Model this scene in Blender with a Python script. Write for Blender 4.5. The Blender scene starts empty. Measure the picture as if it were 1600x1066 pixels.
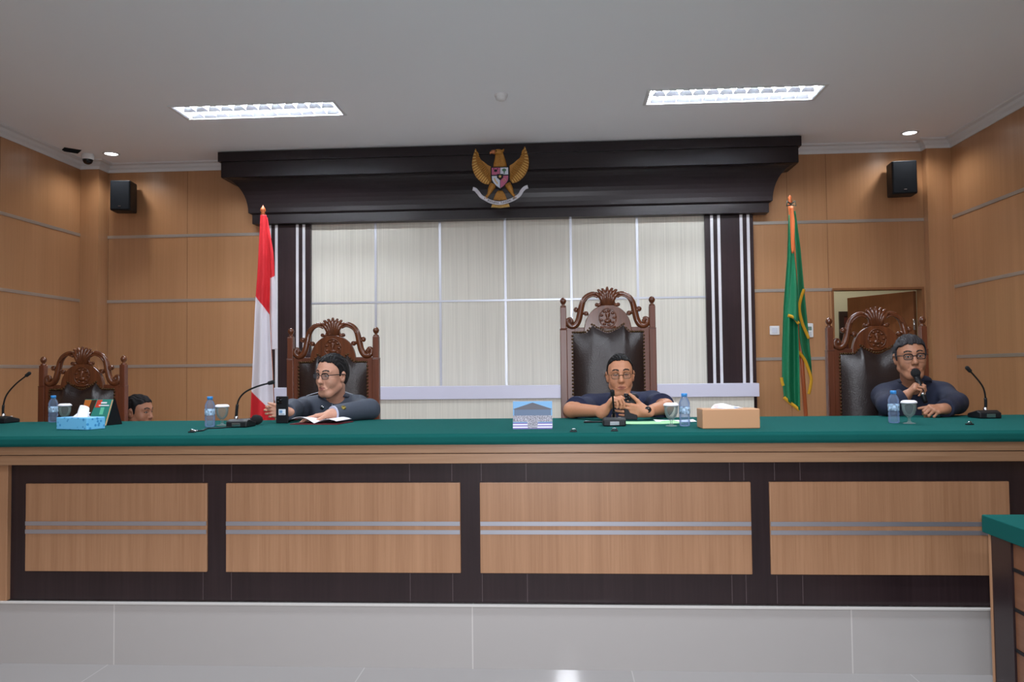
import bpy, math, random
import numpy as np
from mathutils import Vector, Matrix
random.seed(7)
rng = np.random.default_rng(7)
PI = math.pi
SC = bpy.context.scene
COL = SC.collection

# ------------------------------------------------------------------ camera
YAW, PITCH, ROLL, FPX, CAMH = 0.06042, 0.03651, -0.01104, 1230.0, 1.34
_fw = np.array([-math.sin(YAW)*math.cos(PITCH), math.cos(YAW)*math.cos(PITCH), math.sin(PITCH)])
_r0 = np.array([math.cos(YAW), math.sin(YAW), 0.0]); _u0 = np.cross(_r0, _fw)
_r = math.cos(ROLL)*_r0 + math.sin(ROLL)*_u0
_u = -math.sin(ROLL)*_r0 + math.cos(ROLL)*_u0
cam_d = bpy.data.cameras.new('camera'); cam = bpy.data.objects.new('camera', cam_d); COL.objects.link(cam)
cam_d.sensor_width = 36.0; cam_d.lens = FPX/1600*36.0; cam_d.clip_start = 0.05
_m = Matrix(((_r[0], _u[0], -_fw[0], 0), (_r[1], _u[1], -_fw[1], 0), (_r[2], _u[2], -_fw[2], CAMH), (0, 0, 0, 1)))
cam.matrix_world = _m
SC.camera = cam
SC.view_settings.view_transform = 'Standard'; SC.view_settings.look = 'None'
SC.view_settings.gamma = 1.0; SC.view_settings.use_curve_mapping = False
SC.view_settings.exposure = 0.0

def ray(px, py): return _fw*FPX + _r*(px-800) - _u*(py-533)
def at(px, py, Y):                      # the point seen at a pixel, at depth Y
    d = ray(px, py); return d*Y/d[1] + np.array([0, 0, CAMH])
def onz(px, py, z):                     # the point seen at a pixel, on a level plane
    d = ray(px, py); return d*(z-CAMH)/d[2] + np.array([0, 0, CAMH])
def atx(px, Y, z):                      # the point of a pixel column at depth Y and height z
    X = 0.0
    for _ in range(6):
        p = np.array([X, Y, z-CAMH]); w = p@_fw
        X += (px - (800+FPX*(p@_r)/w))*w/FPX
    return np.array([X, Y, z])

# ------------------------------------------------------------------ world and lights
CEIL, WY, XL, XR, FRONT = 3.40, 7.45, -4.61, 3.59, -6.0
w = bpy.data.worlds.new('world'); SC.world = w; w.use_nodes = True
w.node_tree.nodes['Background'].inputs[0].default_value = (.8, .85, 1, 1)
w.node_tree.nodes['Background'].inputs[1].default_value = 0.1
TUBE_E = 240.0           # emission of the troffer tubes
def area(name, loc, sx, sy, power, col=(1, 1, 1), rot=(0, 0, 0)):
    d = bpy.data.lights.new(name, 'AREA'); d.shape = 'RECTANGLE'; d.size = sx; d.size_y = sy
    d.energy = power; d.color = col
    o = bpy.data.objects.new(name, d); COL.objects.link(o); o.location = loc; o.rotation_euler = rot
    return o
def spot(name, loc, power, size, blend, r, col, rot=(0, 0, 0)):
    d = bpy.data.lights.new(name, 'SPOT'); d.energy = power; d.spot_size = size; d.spot_blend = blend
    d.shadow_soft_size = r; d.color = col
    o = bpy.data.objects.new(name, d); COL.objects.link(o); o.location = loc; o.rotation_euler = rot
    return o
# assumed ceiling lights out of view, placed to brighten the bench top and room
for (x, y, p) in ((-2.0, 3.0, 56), (1.3, 3.0, 56), (-0.4, 0.2, 62), (-0.4, -2.2, 90), (-0.4, -4.4, 60)):
    area('assumed_hall_light', (x, y, CEIL-0.01), 1.2, 0.3, p, (.92, .98, 1.08))
# the on-camera flash of the photograph
fl = area('camera_flash', (0.03, -0.03, CAMH+0.09), 0.06, 0.04, 22, (.95, .98, 1.06))
fl.rotation_euler = (math.radians(93), 0, YAW-.02); fl.data.spread = math.radians(105)

# ------------------------------------------------------------------ materials
def lin(c):
    if isinstance(c, str):
        c = c.lstrip('#'); c = [int(c[i:i+2], 16)/255 for i in (0, 2, 4)]
    return tuple(((v/12.92) if v <= .04045 else ((v+.055)/1.055)**2.4) for v in c) + (1.0,)
def newmat(name):
    m = bpy.data.materials.new(name); m.use_nodes = True
    return m, m.node_tree, m.node_tree.nodes['Principled BSDF']
def plain(name, col, rough=.5, metal=0, bump=0, bscale=200, spec=None, coat=0, var=0.0, trans=0, ior=None, sheen=0):
    m, nt, b = newmat(name)
    c = lin(col)
    b.inputs['Base Color'].default_value = c
    b.inputs['Roughness'].default_value = rough; b.inputs['Metallic'].default_value = metal
    if spec is not None: b.inputs['Specular IOR Level'].default_value = spec
    if coat: b.inputs['Coat Weight'].default_value = coat; b.inputs['Coat Roughness'].default_value = .1
    if trans: b.inputs['Transmission Weight'].default_value = trans
    if ior: b.inputs['IOR'].default_value = ior
    if sheen: b.inputs['Sheen Weight'].default_value = sheen
    tc = nt.nodes.new('ShaderNodeTexCoord')
    if var or bump:
        n = nt.nodes.new('ShaderNodeTexNoise'); n.inputs['Scale'].default_value = bscale; n.inputs['Detail'].default_value = 4
        nt.links.new(tc.outputs['Object'], n.inputs['Vector'])
        if var:
            r = nt.nodes.new('ShaderNodeValToRGB')
            r.color_ramp.elements[0].color = tuple(v*(1-var) for v in c[:3])+(1,); r.color_ramp.elements[0].position = .3
            r.color_ramp.elements[1].color = tuple(min(1, v*(1+var)) for v in c[:3])+(1,); r.color_ramp.elements[1].position = .7
            nt.links.new(n.outputs['Fac'], r.inputs[0]); nt.links.new(r.outputs[0], b.inputs['Base Color'])
        if bump:
            bp = nt.nodes.new('ShaderNodeBump'); bp.inputs['Strength'].default_value = bump; bp.inputs['Distance'].default_value = .01
            nt.links.new(n.outputs['Fac'], bp.inputs['Height']); nt.links.new(bp.outputs[0], b.inputs['Normal'])
    return m
def wood(name, c0, c1, axis='z', scale=60, rough=.4, bump=.05, stretch=.03, coat=0, spec=None):
    m, nt, b = newmat(name)
    tc = nt.nodes.new('ShaderNodeTexCoord'); mp = nt.nodes.new('ShaderNodeMapping')
    s = [1, 1, 1]; s['xyz'.index(axis)] = stretch
    mp.inputs['Scale'].default_value = s
    n = nt.nodes.new('ShaderNodeTexNoise'); n.inputs['Scale'].default_value = scale; n.inputs['Detail'].default_value = 6
    n.inputs['Roughness'].default_value = .65
    n2 = nt.nodes.new('ShaderNodeTexNoise'); n2.inputs['Scale'].default_value = scale*.12; n2.inputs['Detail'].default_value = 2
    nt.links.new(tc.outputs['Object'], mp.inputs[0])
    nt.links.new(mp.outputs[0], n.inputs['Vector']); nt.links.new(mp.outputs[0], n2.inputs['Vector'])
    ad = nt.nodes.new('ShaderNodeMath'); ad.operation = 'MULTIPLY_ADD'; ad.inputs[1].default_value = .45; 
    nt.links.new(n2.outputs['Fac'], ad.inputs[0])
    ml = nt.nodes.new('ShaderNodeMath'); ml.operation = 'MULTIPLY'; ml.inputs[1].default_value = .55
    nt.links.new(n.outputs['Fac'], ml.inputs[0]); nt.links.new(ml.outputs[0], ad.inputs[2])
    r = nt.nodes.new('ShaderNodeValToRGB')
    r.color_ramp.elements[0].position = .35; r.color_ramp.elements[0].color = lin(c0)
    r.color_ramp.elements[1].position = .65; r.color_ramp.elements[1].color = lin(c1)
    nt.links.new(ad.outputs[0], r.inputs[0]); nt.links.new(r.outputs[0], b.inputs['Base Color'])
    b.inputs['Roughness'].default_value = rough
    if spec is not None: b.inputs['Specular IOR Level'].default_value = spec
    if coat: b.inputs['Coat Weight'].default_value = coat; b.inputs['Coat Roughness'].default_value = .12
    if bump:
        bp = nt.nodes.new('ShaderNodeBump'); bp.inputs['Strength'].default_value = bump; bp.inputs['Distance'].default_value = .004
        nt.links.new(n.outputs['Fac'], bp.inputs['Height']); nt.links.new(bp.outputs[0], b.inputs['Normal'])
    return m
def emis(name, col, s):
    m, nt, b = newmat(name)
    b.inputs['Base Color'].default_value = lin(col)
    b.inputs['Emission Color'].default_value = lin(col); b.inputs['Emission Strength'].default_value = s
    return m
def tiles(name, c, grout, sx, sy, ax=(0, 1), off=(0, 0), rough=.12, mortar=.003, var=.04):
    m, nt, b = newmat(name)
    tc = nt.nodes.new('ShaderNodeTexCoord'); sp = nt.nodes.new('ShaderNodeSeparateXYZ'); cb = nt.nodes.new('ShaderNodeCombineXYZ')
    nt.links.new(tc.outputs['Object'], sp.inputs[0])
    for k in (0, 1):
        a = nt.nodes.new('ShaderNodeMath'); a.operation = 'ADD'; a.inputs[1].default_value = off[k]
        nt.links.new(sp.outputs[ax[k]], a.inputs[0]); nt.links.new(a.outputs[0], cb.inputs[k])
    br = nt.nodes.new('ShaderNodeTexBrick'); br.offset = 0; br.squash = 1
    br.inputs['Scale'].default_value = 1; br.inputs['Brick Width'].default_value = sx; br.inputs['Row Height'].default_value = sy
    br.inputs['Mortar Size'].default_value = mortar; br.inputs['Mortar Smooth'].default_value = .1
    cc = lin(c)
    br.inputs['Color1'].default_value = cc; br.inputs['Color2'].default_value = tuple(v*(1-var) for v in cc[:3])+(1,)
    br.inputs['Mortar'].default_value = lin(grout)
    nt.links.new(cb.outputs[0], br.inputs['Vector']); nt.links.new(br.outputs['Color'], b.inputs['Base Color'])
    b.inputs['Roughness'].default_value = rough
    return m

M = {}
M['ceiling'] = plain('ceiling_paint', '#eef1f6', .9, bump=.02, bscale=60)
M['veneer'] = wood('wall_veneer', '#a57852', '#b38660', 'z', 55, .30, .03, .02, spec=.5)
M['metal'] = plain('brushed_aluminium', '#c9c9cc', .28, 1)
M['strip'] = plain('satin_strip', '#b9b4ae', .35, .7)
M['white_strip'] = plain('white_strip', '#e9eaf0', .3, .25)
M['plaster'] = plain('moulding_plaster', '#d9dadc', .7)
M['dark'] = wood('dark_veneer', '#281e20', '#332729', 'z', 60, .24, .03, .03, spec=.4)
M['darkh'] = wood('dark_veneer_level', '#1d1719', '#282023', 'x', 60, .33, .03, .03, spec=.3)
M['oakv'] = wood('bench_panel_veneer', '#9d7353', '#b38866', 'z', 120, .38, .04, .02)
M['oakh'] = wood('ledge_veneer', '#8f6b4f', '#ab8768', 'x', 90, .33, .04, .03)
M['cloth'] = plain('green_baize', '#145450', .95, bump=.25, bscale=700, spec=.08, var=.08)
M['tile'] = tiles('floor_tile', '#9d9a98', '#adaaa7', 1.2, 1.2, (0, 1), (.9, 2.35), .06, .003)
M['riser'] = tiles('riser_tile', '#b3afac', '#cbc8c4', 1.665, 1.2, (0, 2), (-at(738, 1000, 3.555)[0]+1.665*4, .6), .07, .003, .05)
M['lip'] = plain('tile_lip', '#cfccc7', .4)
M['carve'] = wood('carved_mahogany', '#43200f', '#6e3c20', 'z', 40, .26, .08, .08, coat=.1)
M['frame'] = wood('chair_mahogany', '#48220f', '#693620', 'z', 40, .36, .05, .05)
M['leather'] = plain('dark_leather', '#241a19', .30, bump=.25, bscale=160, spec=.6)
M['nail'] = plain('brass_nail', '#4f3a22', .35, .8)
M['black'] = plain('black_plastic', '#121317', .5, spec=.3)
M['black_gloss'] = plain('black_gloss', '#0d0e12', .12)
M['grille'] = plain('speaker_grille', '#15191f', .85, bump=.3, bscale=900, spec=.15)
M['rubber'] = plain('black_foam', '#141416', .95, bump=.5, bscale=900)
M['chrome'] = plain('chrome', '#c7c7cc', .15, 1)
M['white'] = plain('white_plastic', '#e3e4e6', .4)
M['paper'] = plain('white_paper', '#eceaf0', .8)
M['tissue'] = plain('tissue', '#f2f2f6', .9, bump=.3, bscale=90)
M['gold'] = plain('gilded_wood', '#b07a30', .40, .2, bump=.35, bscale=260, var=.25)
M['gold2'] = plain('pale_gilding', '#e0b86c', .42, .15, bump=.2, bscale=200, var=.15)
M['red'] = plain('flag_red', '#d3202a', .75, bump=.1, bscale=500)
M['flagwhite'] = plain('flag_white', '#e4dfe6', .75, bump=.1, bscale=500)
M['flaggreen'] = plain('flag_green', '#087049', .55, bump=.1, bscale=300)
M['fringe'] = plain('yellow_fringe', '#dba315', .7, bump=.6, bscale=700)
M['pole'] = plain('flag_pole_wood', '#a9552a', .35)
def thin_glass(name, tint, body, amount, rough=.05, edge=.6):
    # thin clear wall: mostly straight-through, a fresnel sheen and a little milky body
    m = bpy.data.materials.new(name); m.use_nodes = True; nt = m.node_tree; b = nt.nodes['Principled BSDF']
    b.inputs['Base Color'].default_value = lin(body); b.inputs['Roughness'].default_value = rough
    t = nt.nodes.new('ShaderNodeBsdfTransparent'); t.inputs[0].default_value = lin(tint)
    fr = nt.nodes.new('ShaderNodeLayerWeight'); fr.inputs[0].default_value = .35
    ma = nt.nodes.new('ShaderNodeMath'); ma.operation = 'MULTIPLY_ADD'; ma.inputs[1].default_value = edge; ma.inputs[2].default_value = amount; ma.use_clamp = True
    mx = nt.nodes.new('ShaderNodeMixShader'); nt.links.new(fr.outputs['Fresnel'], ma.inputs[0]); nt.links.new(ma.outputs[0], mx.inputs[0])
    nt.links.new(t.outputs[0], mx.inputs[1]); nt.links.new(b.outputs[0], mx.inputs[2]); nt.links.new(mx.outputs[0], nt.nodes['Material Output'].inputs[0])
    return m
M['glass'] = thin_glass('clear_glass', '#f4f8f7', '#c9d2d2', .06)
M['petbottle'] = thin_glass('clear_plastic', '#dfe9f6', '#b9cbe8', .12)
M['bluecap'] = plain('blue_cap', '#3b8fd6', .35)

# ------------------------------------------------------------------ mesh builder
class MB:
    def __init__(s): s.v = []; s.f = []; s.mi = []; s.sm = []
    def add(s, vs, fs, mi=0, smooth=False):
        o = len(s.v); s.v += [tuple(map(float, v)) for v in vs]
        for f in fs:
            s.f.append([i+o for i in f]); s.mi.append(mi); s.sm.append(smooth)
        return s
    def box(s, x0, x1, y0, y1, z0, z1, mi=0):
        vs = [(x, y, z) for z in (z0, z1) for y in (y0, y1) for x in (x0, x1)]
        return s.add(vs, [(0, 2, 3, 1), (4, 5, 7, 6), (0, 1, 5, 4), (2, 6, 7, 3), (0, 4, 6, 2), (1, 3, 7, 5)], mi)
    def obox(s, c, ax, half, mi=0):       # oriented box: centre, three axes, half sizes
        c = np.array(c); A = [np.array(a, float)/np.linalg.norm(a) for a in ax]
        vs = [c+i*half[0]*A[0]+j*half[1]*A[1]+k*half[2]*A[2] for k in (-1, 1) for j in (-1, 1) for i in (-1, 1)]
        return s.add(vs, [(0, 2, 3, 1), (4, 5, 7, 6), (0, 1, 5, 4), (2, 6, 7, 3), (0, 4, 6, 2), (1, 3, 7, 5)], mi)
    def tube(s, pts, rad, n=10, mi=0, caps=True, flat=None):
        P = [np.array(p, float) for p in pts]; k = len(P)
        R = [rad]*k if np.isscalar(rad) else list(rad)
        T = []
        for i in range(k):
            t = P[min(i+1, k-1)]-P[max(i-1, 0)]; T.append(t/(np.linalg.norm(t)+1e-12))
        a = np.array([0, 0, 1.]) if abs(T[0][2]) < .9 else np.array([1., 0, 0])
        u = np.cross(T[0], a); u /= np.linalg.norm(u)
        vs = []
        for i in range(k):
            u = u-T[i]*(u@T[i]); u /= np.linalg.norm(u); v = np.cross(T[i], u)
            for j in range(n):
                q = 2*PI*j/n; d = (math.cos(q)*u+math.sin(q)*v)*R[i]
                if flat is not None:
                    d = d*np.array(flat)
                vs.append(P[i]+d)
        fs = [(i*n+j, i*n+(j+1) % n, (i+1)*n+(j+1) % n, (i+1)*n+j) for i in range(k-1) for j in range(n)]
        s.add(vs, fs, mi, True)
        if caps:
            o = len(s.v)-len(vs)
            s.f.append([o+j for j in range(n)][::-1]); s.mi.append(mi); s.sm.append(False)
            s.f.append([o+(k-1)*n+j for j in range(n)]); s.mi.append(mi); s.sm.append(False)
        return s
    def lathe(s, prof, c=(0, 0, 0), n=20, mi=0, axis=(0, 0, 1), smooth=True):
        ax = np.array(axis, float); ax /= np.linalg.norm(ax)
        a = np.array([1., 0, 0]) if abs(ax[0]) < .9 else np.array([0, 1., 0])
        u = np.cross(ax, a); u /= np.linalg.norm(u); v = np.cross(ax, u); c = np.array(c, float)
        vs = []
        for (r, z) in prof:
            for j in range(n):
                q = 2*PI*j/n; vs.append(c+ax*z+(u*math.cos(q)+v*math.sin(q))*max(r, 1e-5))
        k = len(prof)
        fs = [(i*n+j, i*n+(j+1) % n, (i+1)*n+(j+1) % n, (i+1)*n+j) for i in range(k-1) for j in range(n)]
        return s.add(vs, fs, mi, smooth)
    def ell(s, c, r, n=14, mi=0, A=None):
        c = np.array(c, float); r = np.array([r]*3 if np.isscalar(r) else r, float)
        A = np.eye(3) if A is None else np.array(A, float)
        vs = []; fs = []; h = max(6, n//2)
        for i in range(h+1):
            t = PI*i/h
            for j in range(n):
                q = 2*PI*j/n
                p = np.array([math.sin(t)*math.cos(q), math.sin(t)*math.sin(q), math.cos(t)])*r
                vs.append(c+p@A)
        for i in range(h):
            for j in range(n):
                fs.append((i*n+j, (i+1)*n+j, (i+1)*n+(j+1) % n, i*n+(j+1) % n))
        return s.add(vs, fs, mi, True)
    def prism(s, poly, fn, d0, d1, mi=0, side_mi=None):   # polygon (a,b) extruded along d; fn(a,b,d)->xyz
        n = len(poly)
        vs = [fn(a, b, d0) for a, b in poly]+[fn(a, b, d1) for a, b in poly]
        s.add(vs, [], mi); o = len(s.v)-2*n
        s.f.append([o+i for i in range(n)]); s.mi.append(mi); s.sm.append(False)
        s.f.append([o+n+i for i in range(n)][::-1]); s.mi.append(mi); s.sm.append(False)
        for i in range(n):
            j = (i+1) % n
            s.f.append([o+i, o+n+i, o+n+j, o+j]); s.mi.append(mi if side_mi is None else side_mi); s.sm.append(False)
        return s
    def grid(s, fn, nu, nv, mi=0, smooth=True, mfn=None):
        vs = [fn(i/nu, j/nv) for j in range(nv+1) for i in range(nu+1)]
        o = len(s.v); s.v += [tuple(map(float, v)) for v in vs]
        for j in range(nv):
            for i in range(nu):
                a = o+j*(nu+1)+i
                s.f.append([a, a+1, a+nu+2, a+nu+1]); s.sm.append(smooth)
                s.mi.append(mi if mfn is None else mfn((i+.5)/nu, (j+.5)/nv))
        return s
    def build(s, name, mats, parent=None, bevel=0, sub=0, solid=0, loc=None, segs=2, recalc=True):
        me = bpy.data.meshes.new(name); me.from_pydata(s.v, [], s.f); me.validate()
        mats = mats if isinstance(mats, (list, tuple)) else [mats]
        for m in mats: me.materials.append(M[m] if isinstance(m, str) else m)
        if len(me.polygons) == len(s.f):
            me.polygons.foreach_set('material_index', s.mi); me.polygons.foreach_set('use_smooth', s.sm)
        if recalc:
            import bmesh
            bm = bmesh.new(); bm.from_mesh(me); bmesh.ops.recalc_face_normals(bm, faces=bm.faces); bm.to_mesh(me); bm.free()
        return link(name, me, parent, bevel, sub, solid, loc, segs)
def link(name, me, parent=None, bevel=0, sub=0, solid=0, loc=None, segs=2):
    o = bpy.data.objects.new(name, me); COL.objects.link(o)
    if parent is not None: o.parent = parent
    if loc is not None: o.location = loc
    if solid:
        md = o.modifiers.new('solid', 'SOLIDIFY'); md.thickness = solid; md.offset = 0
    if bevel:
        md = o.modifiers.new('bevel', 'BEVEL'); md.width = bevel; md.segments = segs; md.limit_method = 'ANGLE'; md.angle_limit = .6
    if sub:
        md = o.modifiers.new('sub', 'SUBSURF'); md.levels = sub; md.render_levels = sub
    return o
def tag(o, label, cat, group=None, kind=None):
    o['label'] = label; o['category'] = cat
    if group: o['group'] = group
    if kind: o['kind'] = kind
    return o
def thing(name, label, cat, loc=(0, 0, 0), rz=0, group=None):
    o = bpy.data.objects.new(name, None); COL.objects.link(o); o.empty_display_size = .1
    o.location = tuple(map(float, loc)); o.rotation_euler = (0, 0, rz)
    return tag(o, label, cat, group)
def dup(root, loc, rz=0, label=None, group=None):
    def cp(o, par):
        c = o.copy(); COL.objects.link(c); c.parent = par
        for ch in list(o.children): cp(ch, c)
        return c
    kids = list(root.children)
    r = root.copy(); COL.objects.link(r); r.location = tuple(map(float, loc)); r.rotation_euler = (0, 0, rz)
    for ch in kids: cp(ch, r)
    if label: r['label'] = label
    if group: r['group'] = group
    return r
def struct(mb, name, mat, label=None, **k):
    o = mb.build(name, mat, **k); o['kind'] = 'structure'
    if label: o['label'] = label
    return o
def smooth_path(pts, n=8):
    P = [np.array(p, float) for p in pts]; out = []
    for i in range(len(P)-1):
        p0 = P[max(i-1, 0)]; p1 = P[i]; p2 = P[i+1]; p3 = P[min(i+2, len(P)-1)]
        for k in range(n):
            t = k/n
            out.append(.5*((2*p1)+(-p0+p2)*t+(2*p0-5*p1+4*p2-p3)*t*t+(-p0+3*p1-3*p2+p3)*t**3))
    out.append(P[-1]); return out

# ------------------------------------------------------------------ the room
PLAT, RISER = 0.284, 3.565
struct(MB().box(XL-.1, XR+.1, FRONT, 9.4, -.12, 0), 'floor', 'tile', 'glossy pale grey tiled floor')
platform = struct(MB().box(XL, XR, RISER, 5.8, 0, PLAT-.006), 'platform', 'riser', 'pale tiled dais the bench stands on')
struct(MB().box(XL, XR, RISER-.007, RISER+.012, PLAT-.007, PLAT), 'trim_riser', 'lip')
# ceiling with openings for the recessed fittings
TROFF = [(-2.335, 5.985, 'left'), (1.33, 5.965, 'right')]
TW, TD = 1.27, .30
def ceiling():
    holes = [(x-TW/2, x+TW/2, y-TD/2, y+TD/2) for x, y, _ in TROFF]
    xs = sorted({XL-.1, XR+.1, *[v for h in holes for v in h[:2]]}); ys = sorted({FRONT, WY+.1, *[v for h in holes for v in h[2:]]})
    mb = MB()
    for a, b in zip(xs, xs[1:]):
        for c, d in zip(ys, ys[1:]):
            mx, my = (a+b)/2, (c+d)/2
            if any(h[0] < mx < h[1] and h[2] < my < h[3] for h in holes): continue
            mb.box(a, b, c, d, CEIL, CEIL+.012)
    return mb
struct(ceiling(), 'ceiling', 'ceiling', 'plain grey white ceiling', recalc=False)
struct(MB().box(XL-.1, XL, FRONT, WY+.1, 0, CEIL), 'wall_left', 'veneer', 'left side wall of brown veneer panels')
struct(MB().box(XR, XR+.1, FRONT, WY+.1, 0, CEIL), 'wall_right', 'veneer', 'right side wall of brown veneer panels')
M['frontwall'] = plain('front_wall_paint', '#cfc8c0', .8)
struct(MB().box(XL-.1, XR+.1, FRONT-.1, FRONT, 0, CEIL), 'wall_front', 'frontwall')
DX0, DX1, DZ = 2.535, 3.345, 2.05
wb = MB().box(XL-.1, DX0, WY, WY+.1, 0, CEIL).box(DX1, XR+.1, WY, WY+.1, 0, CEIL).box(DX0, DX1, WY, WY+.1, DZ, CEIL)
struct(wb, 'wall_back', 'veneer', 'back wall of brown veneer panels behind the bench', recalc=False)
# corner columns
CLX, CLY, CRX, CRY = -4.425, 7.29, 3.372, 7.355
struct(MB().box(XL, CLX, CLY, WY, 0, CEIL), 'column_left', 'veneer', 'veneered column in the left back corner')
struct(MB().box(CRX, XR, CRY, WY, 0, CEIL), 'column_right', 'veneer', 'veneered column in the right back corner')
# crown moulding following the walls
def crown(path, name):
    prof = [(0, -.078), (.012, -.078), (.016, -.052), (.04, -.038), (.052, -.018), (.085, -.012), (.088, 0), (0, 0)]
    k = len(path); mb = MB(); rings = []
    for i, (x, y) in enumerate(path):
        def nrm(a, b):
            d = np.array([b[0]-a[0], b[1]-a[1]], float); d /= np.linalg.norm(d); return np.array([d[1], -d[0]])
        if i == 0: n = nrm(path[0], path[1])
        elif i == k-1: n = nrm(path[-2], path[-1])
        else:
            a, b = nrm(path[i-1], path[i]), nrm(path[i], path[i+1]); n = (a+b)/(1+a@b)
        rings.append([(x+n[0]*p, y+n[1]*p, CEIL+z) for p, z in prof])
    m = len(prof); vs = [v for r in rings for v in r]
    fs = [(i*m+j, i*m+(j+1) % m, (i+1)*m+(j+1) % m, (i+1)*m+j) for i in range(k-1) for j in range(m)]
    mb.add(vs, fs); return struct(mb, name, 'plaster', 'white stepped crown moulding under the ceiling')
crown([(XL, FRONT), (XL, CLY), (CLX, CLY), (CLX, WY), (-3.1, WY)], 'trim_1')
crown([(2.1, WY), (CRX, WY), (CRX, CRY), (XR, CRY), (XR, FRONT)], 'trim_2')
# thin metal strips on the panelling
n = 3
for z in (2.686, 2.051, 1.414):
    h = .014
    for seg in (((CLX+.0, -2.83, 'b'), (1.80, CRX, 'b')) if z != 2.051 else ((CLX, -2.83, 'b'), (1.80, DX0-.004, 'b'))):
        if z == 1.414 and seg[0] == 1.80: seg = (1.80, DX0-.03, 'b')
        struct(MB().box(seg[0]-(.04 if seg[0] == CLX else 0), seg[1], WY-.006, WY+.002, z-h, z+h), 'trim_%d' % n, 'strip', 'thin metal strip along the back wall'); n += 1
    struct(MB().box(XL-.002, XL+.006, FRONT, CLY, z-h, z+h), 'trim_%d' % n, 'strip', 'thin metal strip along the left wall'); n += 1
    struct(MB().box(XR-.006, XR+.002, FRONT, CRY, z-h, z+h), 'trim_%d' % n, 'strip', 'thin metal strip along the right wall'); n += 1
# fine veneer seams
M['seam'] = plain('veneer_seam', '#7d5433', .6)
sm = MB()
for x in (2.5, 2.14, -3.62, -4.418): sm.box(x-.002, x+.002, WY-.0015, WY+.001, DZ+.002 if x > DX0 else 0, CEIL-.08)
for y in (6.2, 4.98, 3.76, 2.5):
    sm.box(XL-.001, XL+.0015, y-.002, y+.002, 0, CEIL-.08); sm.box(XR-.0015, XR+.001, y-.002, y+.002, 0, CEIL-.08)
struct(sm, 'trim_seams', 'seam', 'fine seams between the veneer sheets')
# room seen through the doorway
M['cream'] = plain('cream_paint', '#c9c4a8', .85)
struct(MB().box(2.0, 4.4, 8.9, 9.0, 0, 2.9).box(4.4, 4.5, WY+.1, 9.0, 0, 2.9).box(1.95, 2.0, WY+.1, 9.0, 0, 2.9).box(1.95, 4.5, WY+.1, 9.0, 2.9, 2.95), 'wall_corridor', 'cream', 'cream walls of the room beyond the doorway', recalc=False)
area('added_corridor_light', (2.9, 8.2, 2.85), .6, .6, 9, (1, .96, .86))  # unseen lamp, added to light the room beyond the doorway
df = MB().box(DX0-.012, DX0+.008, WY-.006, WY+.106, 0, DZ-.008).box(DX1-.008, DX1+.012, WY-.006, WY+.106, 0, DZ-.008).box(DX0-.012, DX1+.012, WY-.006, WY+.106, DZ-.008, DZ+.012)
M['doorframe'] = wood('door_frame', '#7d5030', '#8f5f3a', 'z', 50, .4)
struct(df, 'door_1', 'doorframe', 'wooden frame of the open doorway in the back wall', recalc=False)
# open door leaf
M['doorleaf'] = wood('door_leaf', '#6e4023', '#84502d', 'z', 50, .4)
dl = thing('door_leaf', 'brown wooden door leaf standing open in the doorway behind the right chair', 'door', (DX1-.014, WY+.130, 0), math.radians(119))
MB().box(0, .76, -.02, .02, .01, DZ-.014).build('leaf', 'doorleaf', dl, bevel=.003)
h = MB().tube([(.68, -.02, 1.0), (.68, -.06, 1.0), (.58, -.06, 1.0)], .009, 8).build('handle', 'chrome', dl)
for zz in (.35, 1.72): MB().tube([(-.004, .024, zz-.05), (-.004, .024, zz+.05)], .011, 8).build('hinge', 'chrome', dl)
# framed picture / window on the corridor wall
p0 = at(1311, 487, 8.88); p1 = at(1365, 560, 8.88)
M['dkframe'] = plain('dark_frame', '#33221c', .4); M['pic'] = plain('dark_red_picture', '#5a2b22', .4, var=.5, bscale=8)
pf = thing('picture_frame', 'dark framed picture hanging on the cream wall beyond the doorway', 'picture', (p0[0], 8.87, p1[2]))
W_, H_ = .52, p0[2]-p1[2]
fr = MB().box(0, W_, 0, .03, 0, .05).box(0, W_, 0, .03, H_-.05, H_).box(0, .05, 0, .03, .05, H_-.05).box(W_-.05, W_, 0, .03, .05, H_-.05)
fr.build('frame', 'dkframe', pf, recalc=False); MB().box(.05, W_-.05, .012, .028, .05, H_-.05).build('picture', 'pic', pf)

# ------------------------------------------------------------------ wall feature
M['wallpaper'] = None
def wallpaper():
    m, nt, b = newmat('ribbed_wallpaper')
    tc = nt.nodes.new('ShaderNodeTexCoord'); mp = nt.nodes.new('ShaderNodeMapping'); mp.inputs['Scale'].default_value = (1, 1, .012)
    n = nt.nodes.new('ShaderNodeTexNoise'); n.inputs['Scale'].default_value = 90; n.inputs['Detail'].default_value = 3
    r = nt.nodes.new('ShaderNodeValToRGB'); r.color_ramp.elements[0].position = .3; r.color_ramp.elements[1].position = .7
    r.color_ramp.elements[0].color = lin('#d0ccc0'); r.color_ramp.elements[1].color = lin('#e0dcd0')
    nt.links.new(tc.outputs['Object'], mp.inputs[0]); nt.links.new(mp.outputs[0], n.inputs['Vector']); nt.links.new(n.outputs['Fac'], r.inputs[0])
    nt.links.new(r.outputs[0], b.inputs['Base Color']); b.inputs['Roughness'].default_value = .6
    return m
M['wallpaper'] = wallpaper()
PX0, PX1 = -2.372, 1.362
wp = thing('wall_panel', 'large cream ribbed panel with a grid of thin metal lines on the back wall', 'wall panel', (0, WY, 1.0))
MB().box(PX0, PX1, -.03, -.001, -.4, 1.9).build('panel', 'wallpaper', wp)
g = MB()
M['gridline'] = plain('panel_grid_metal', '#c9cbd3', .3, .5)
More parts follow.
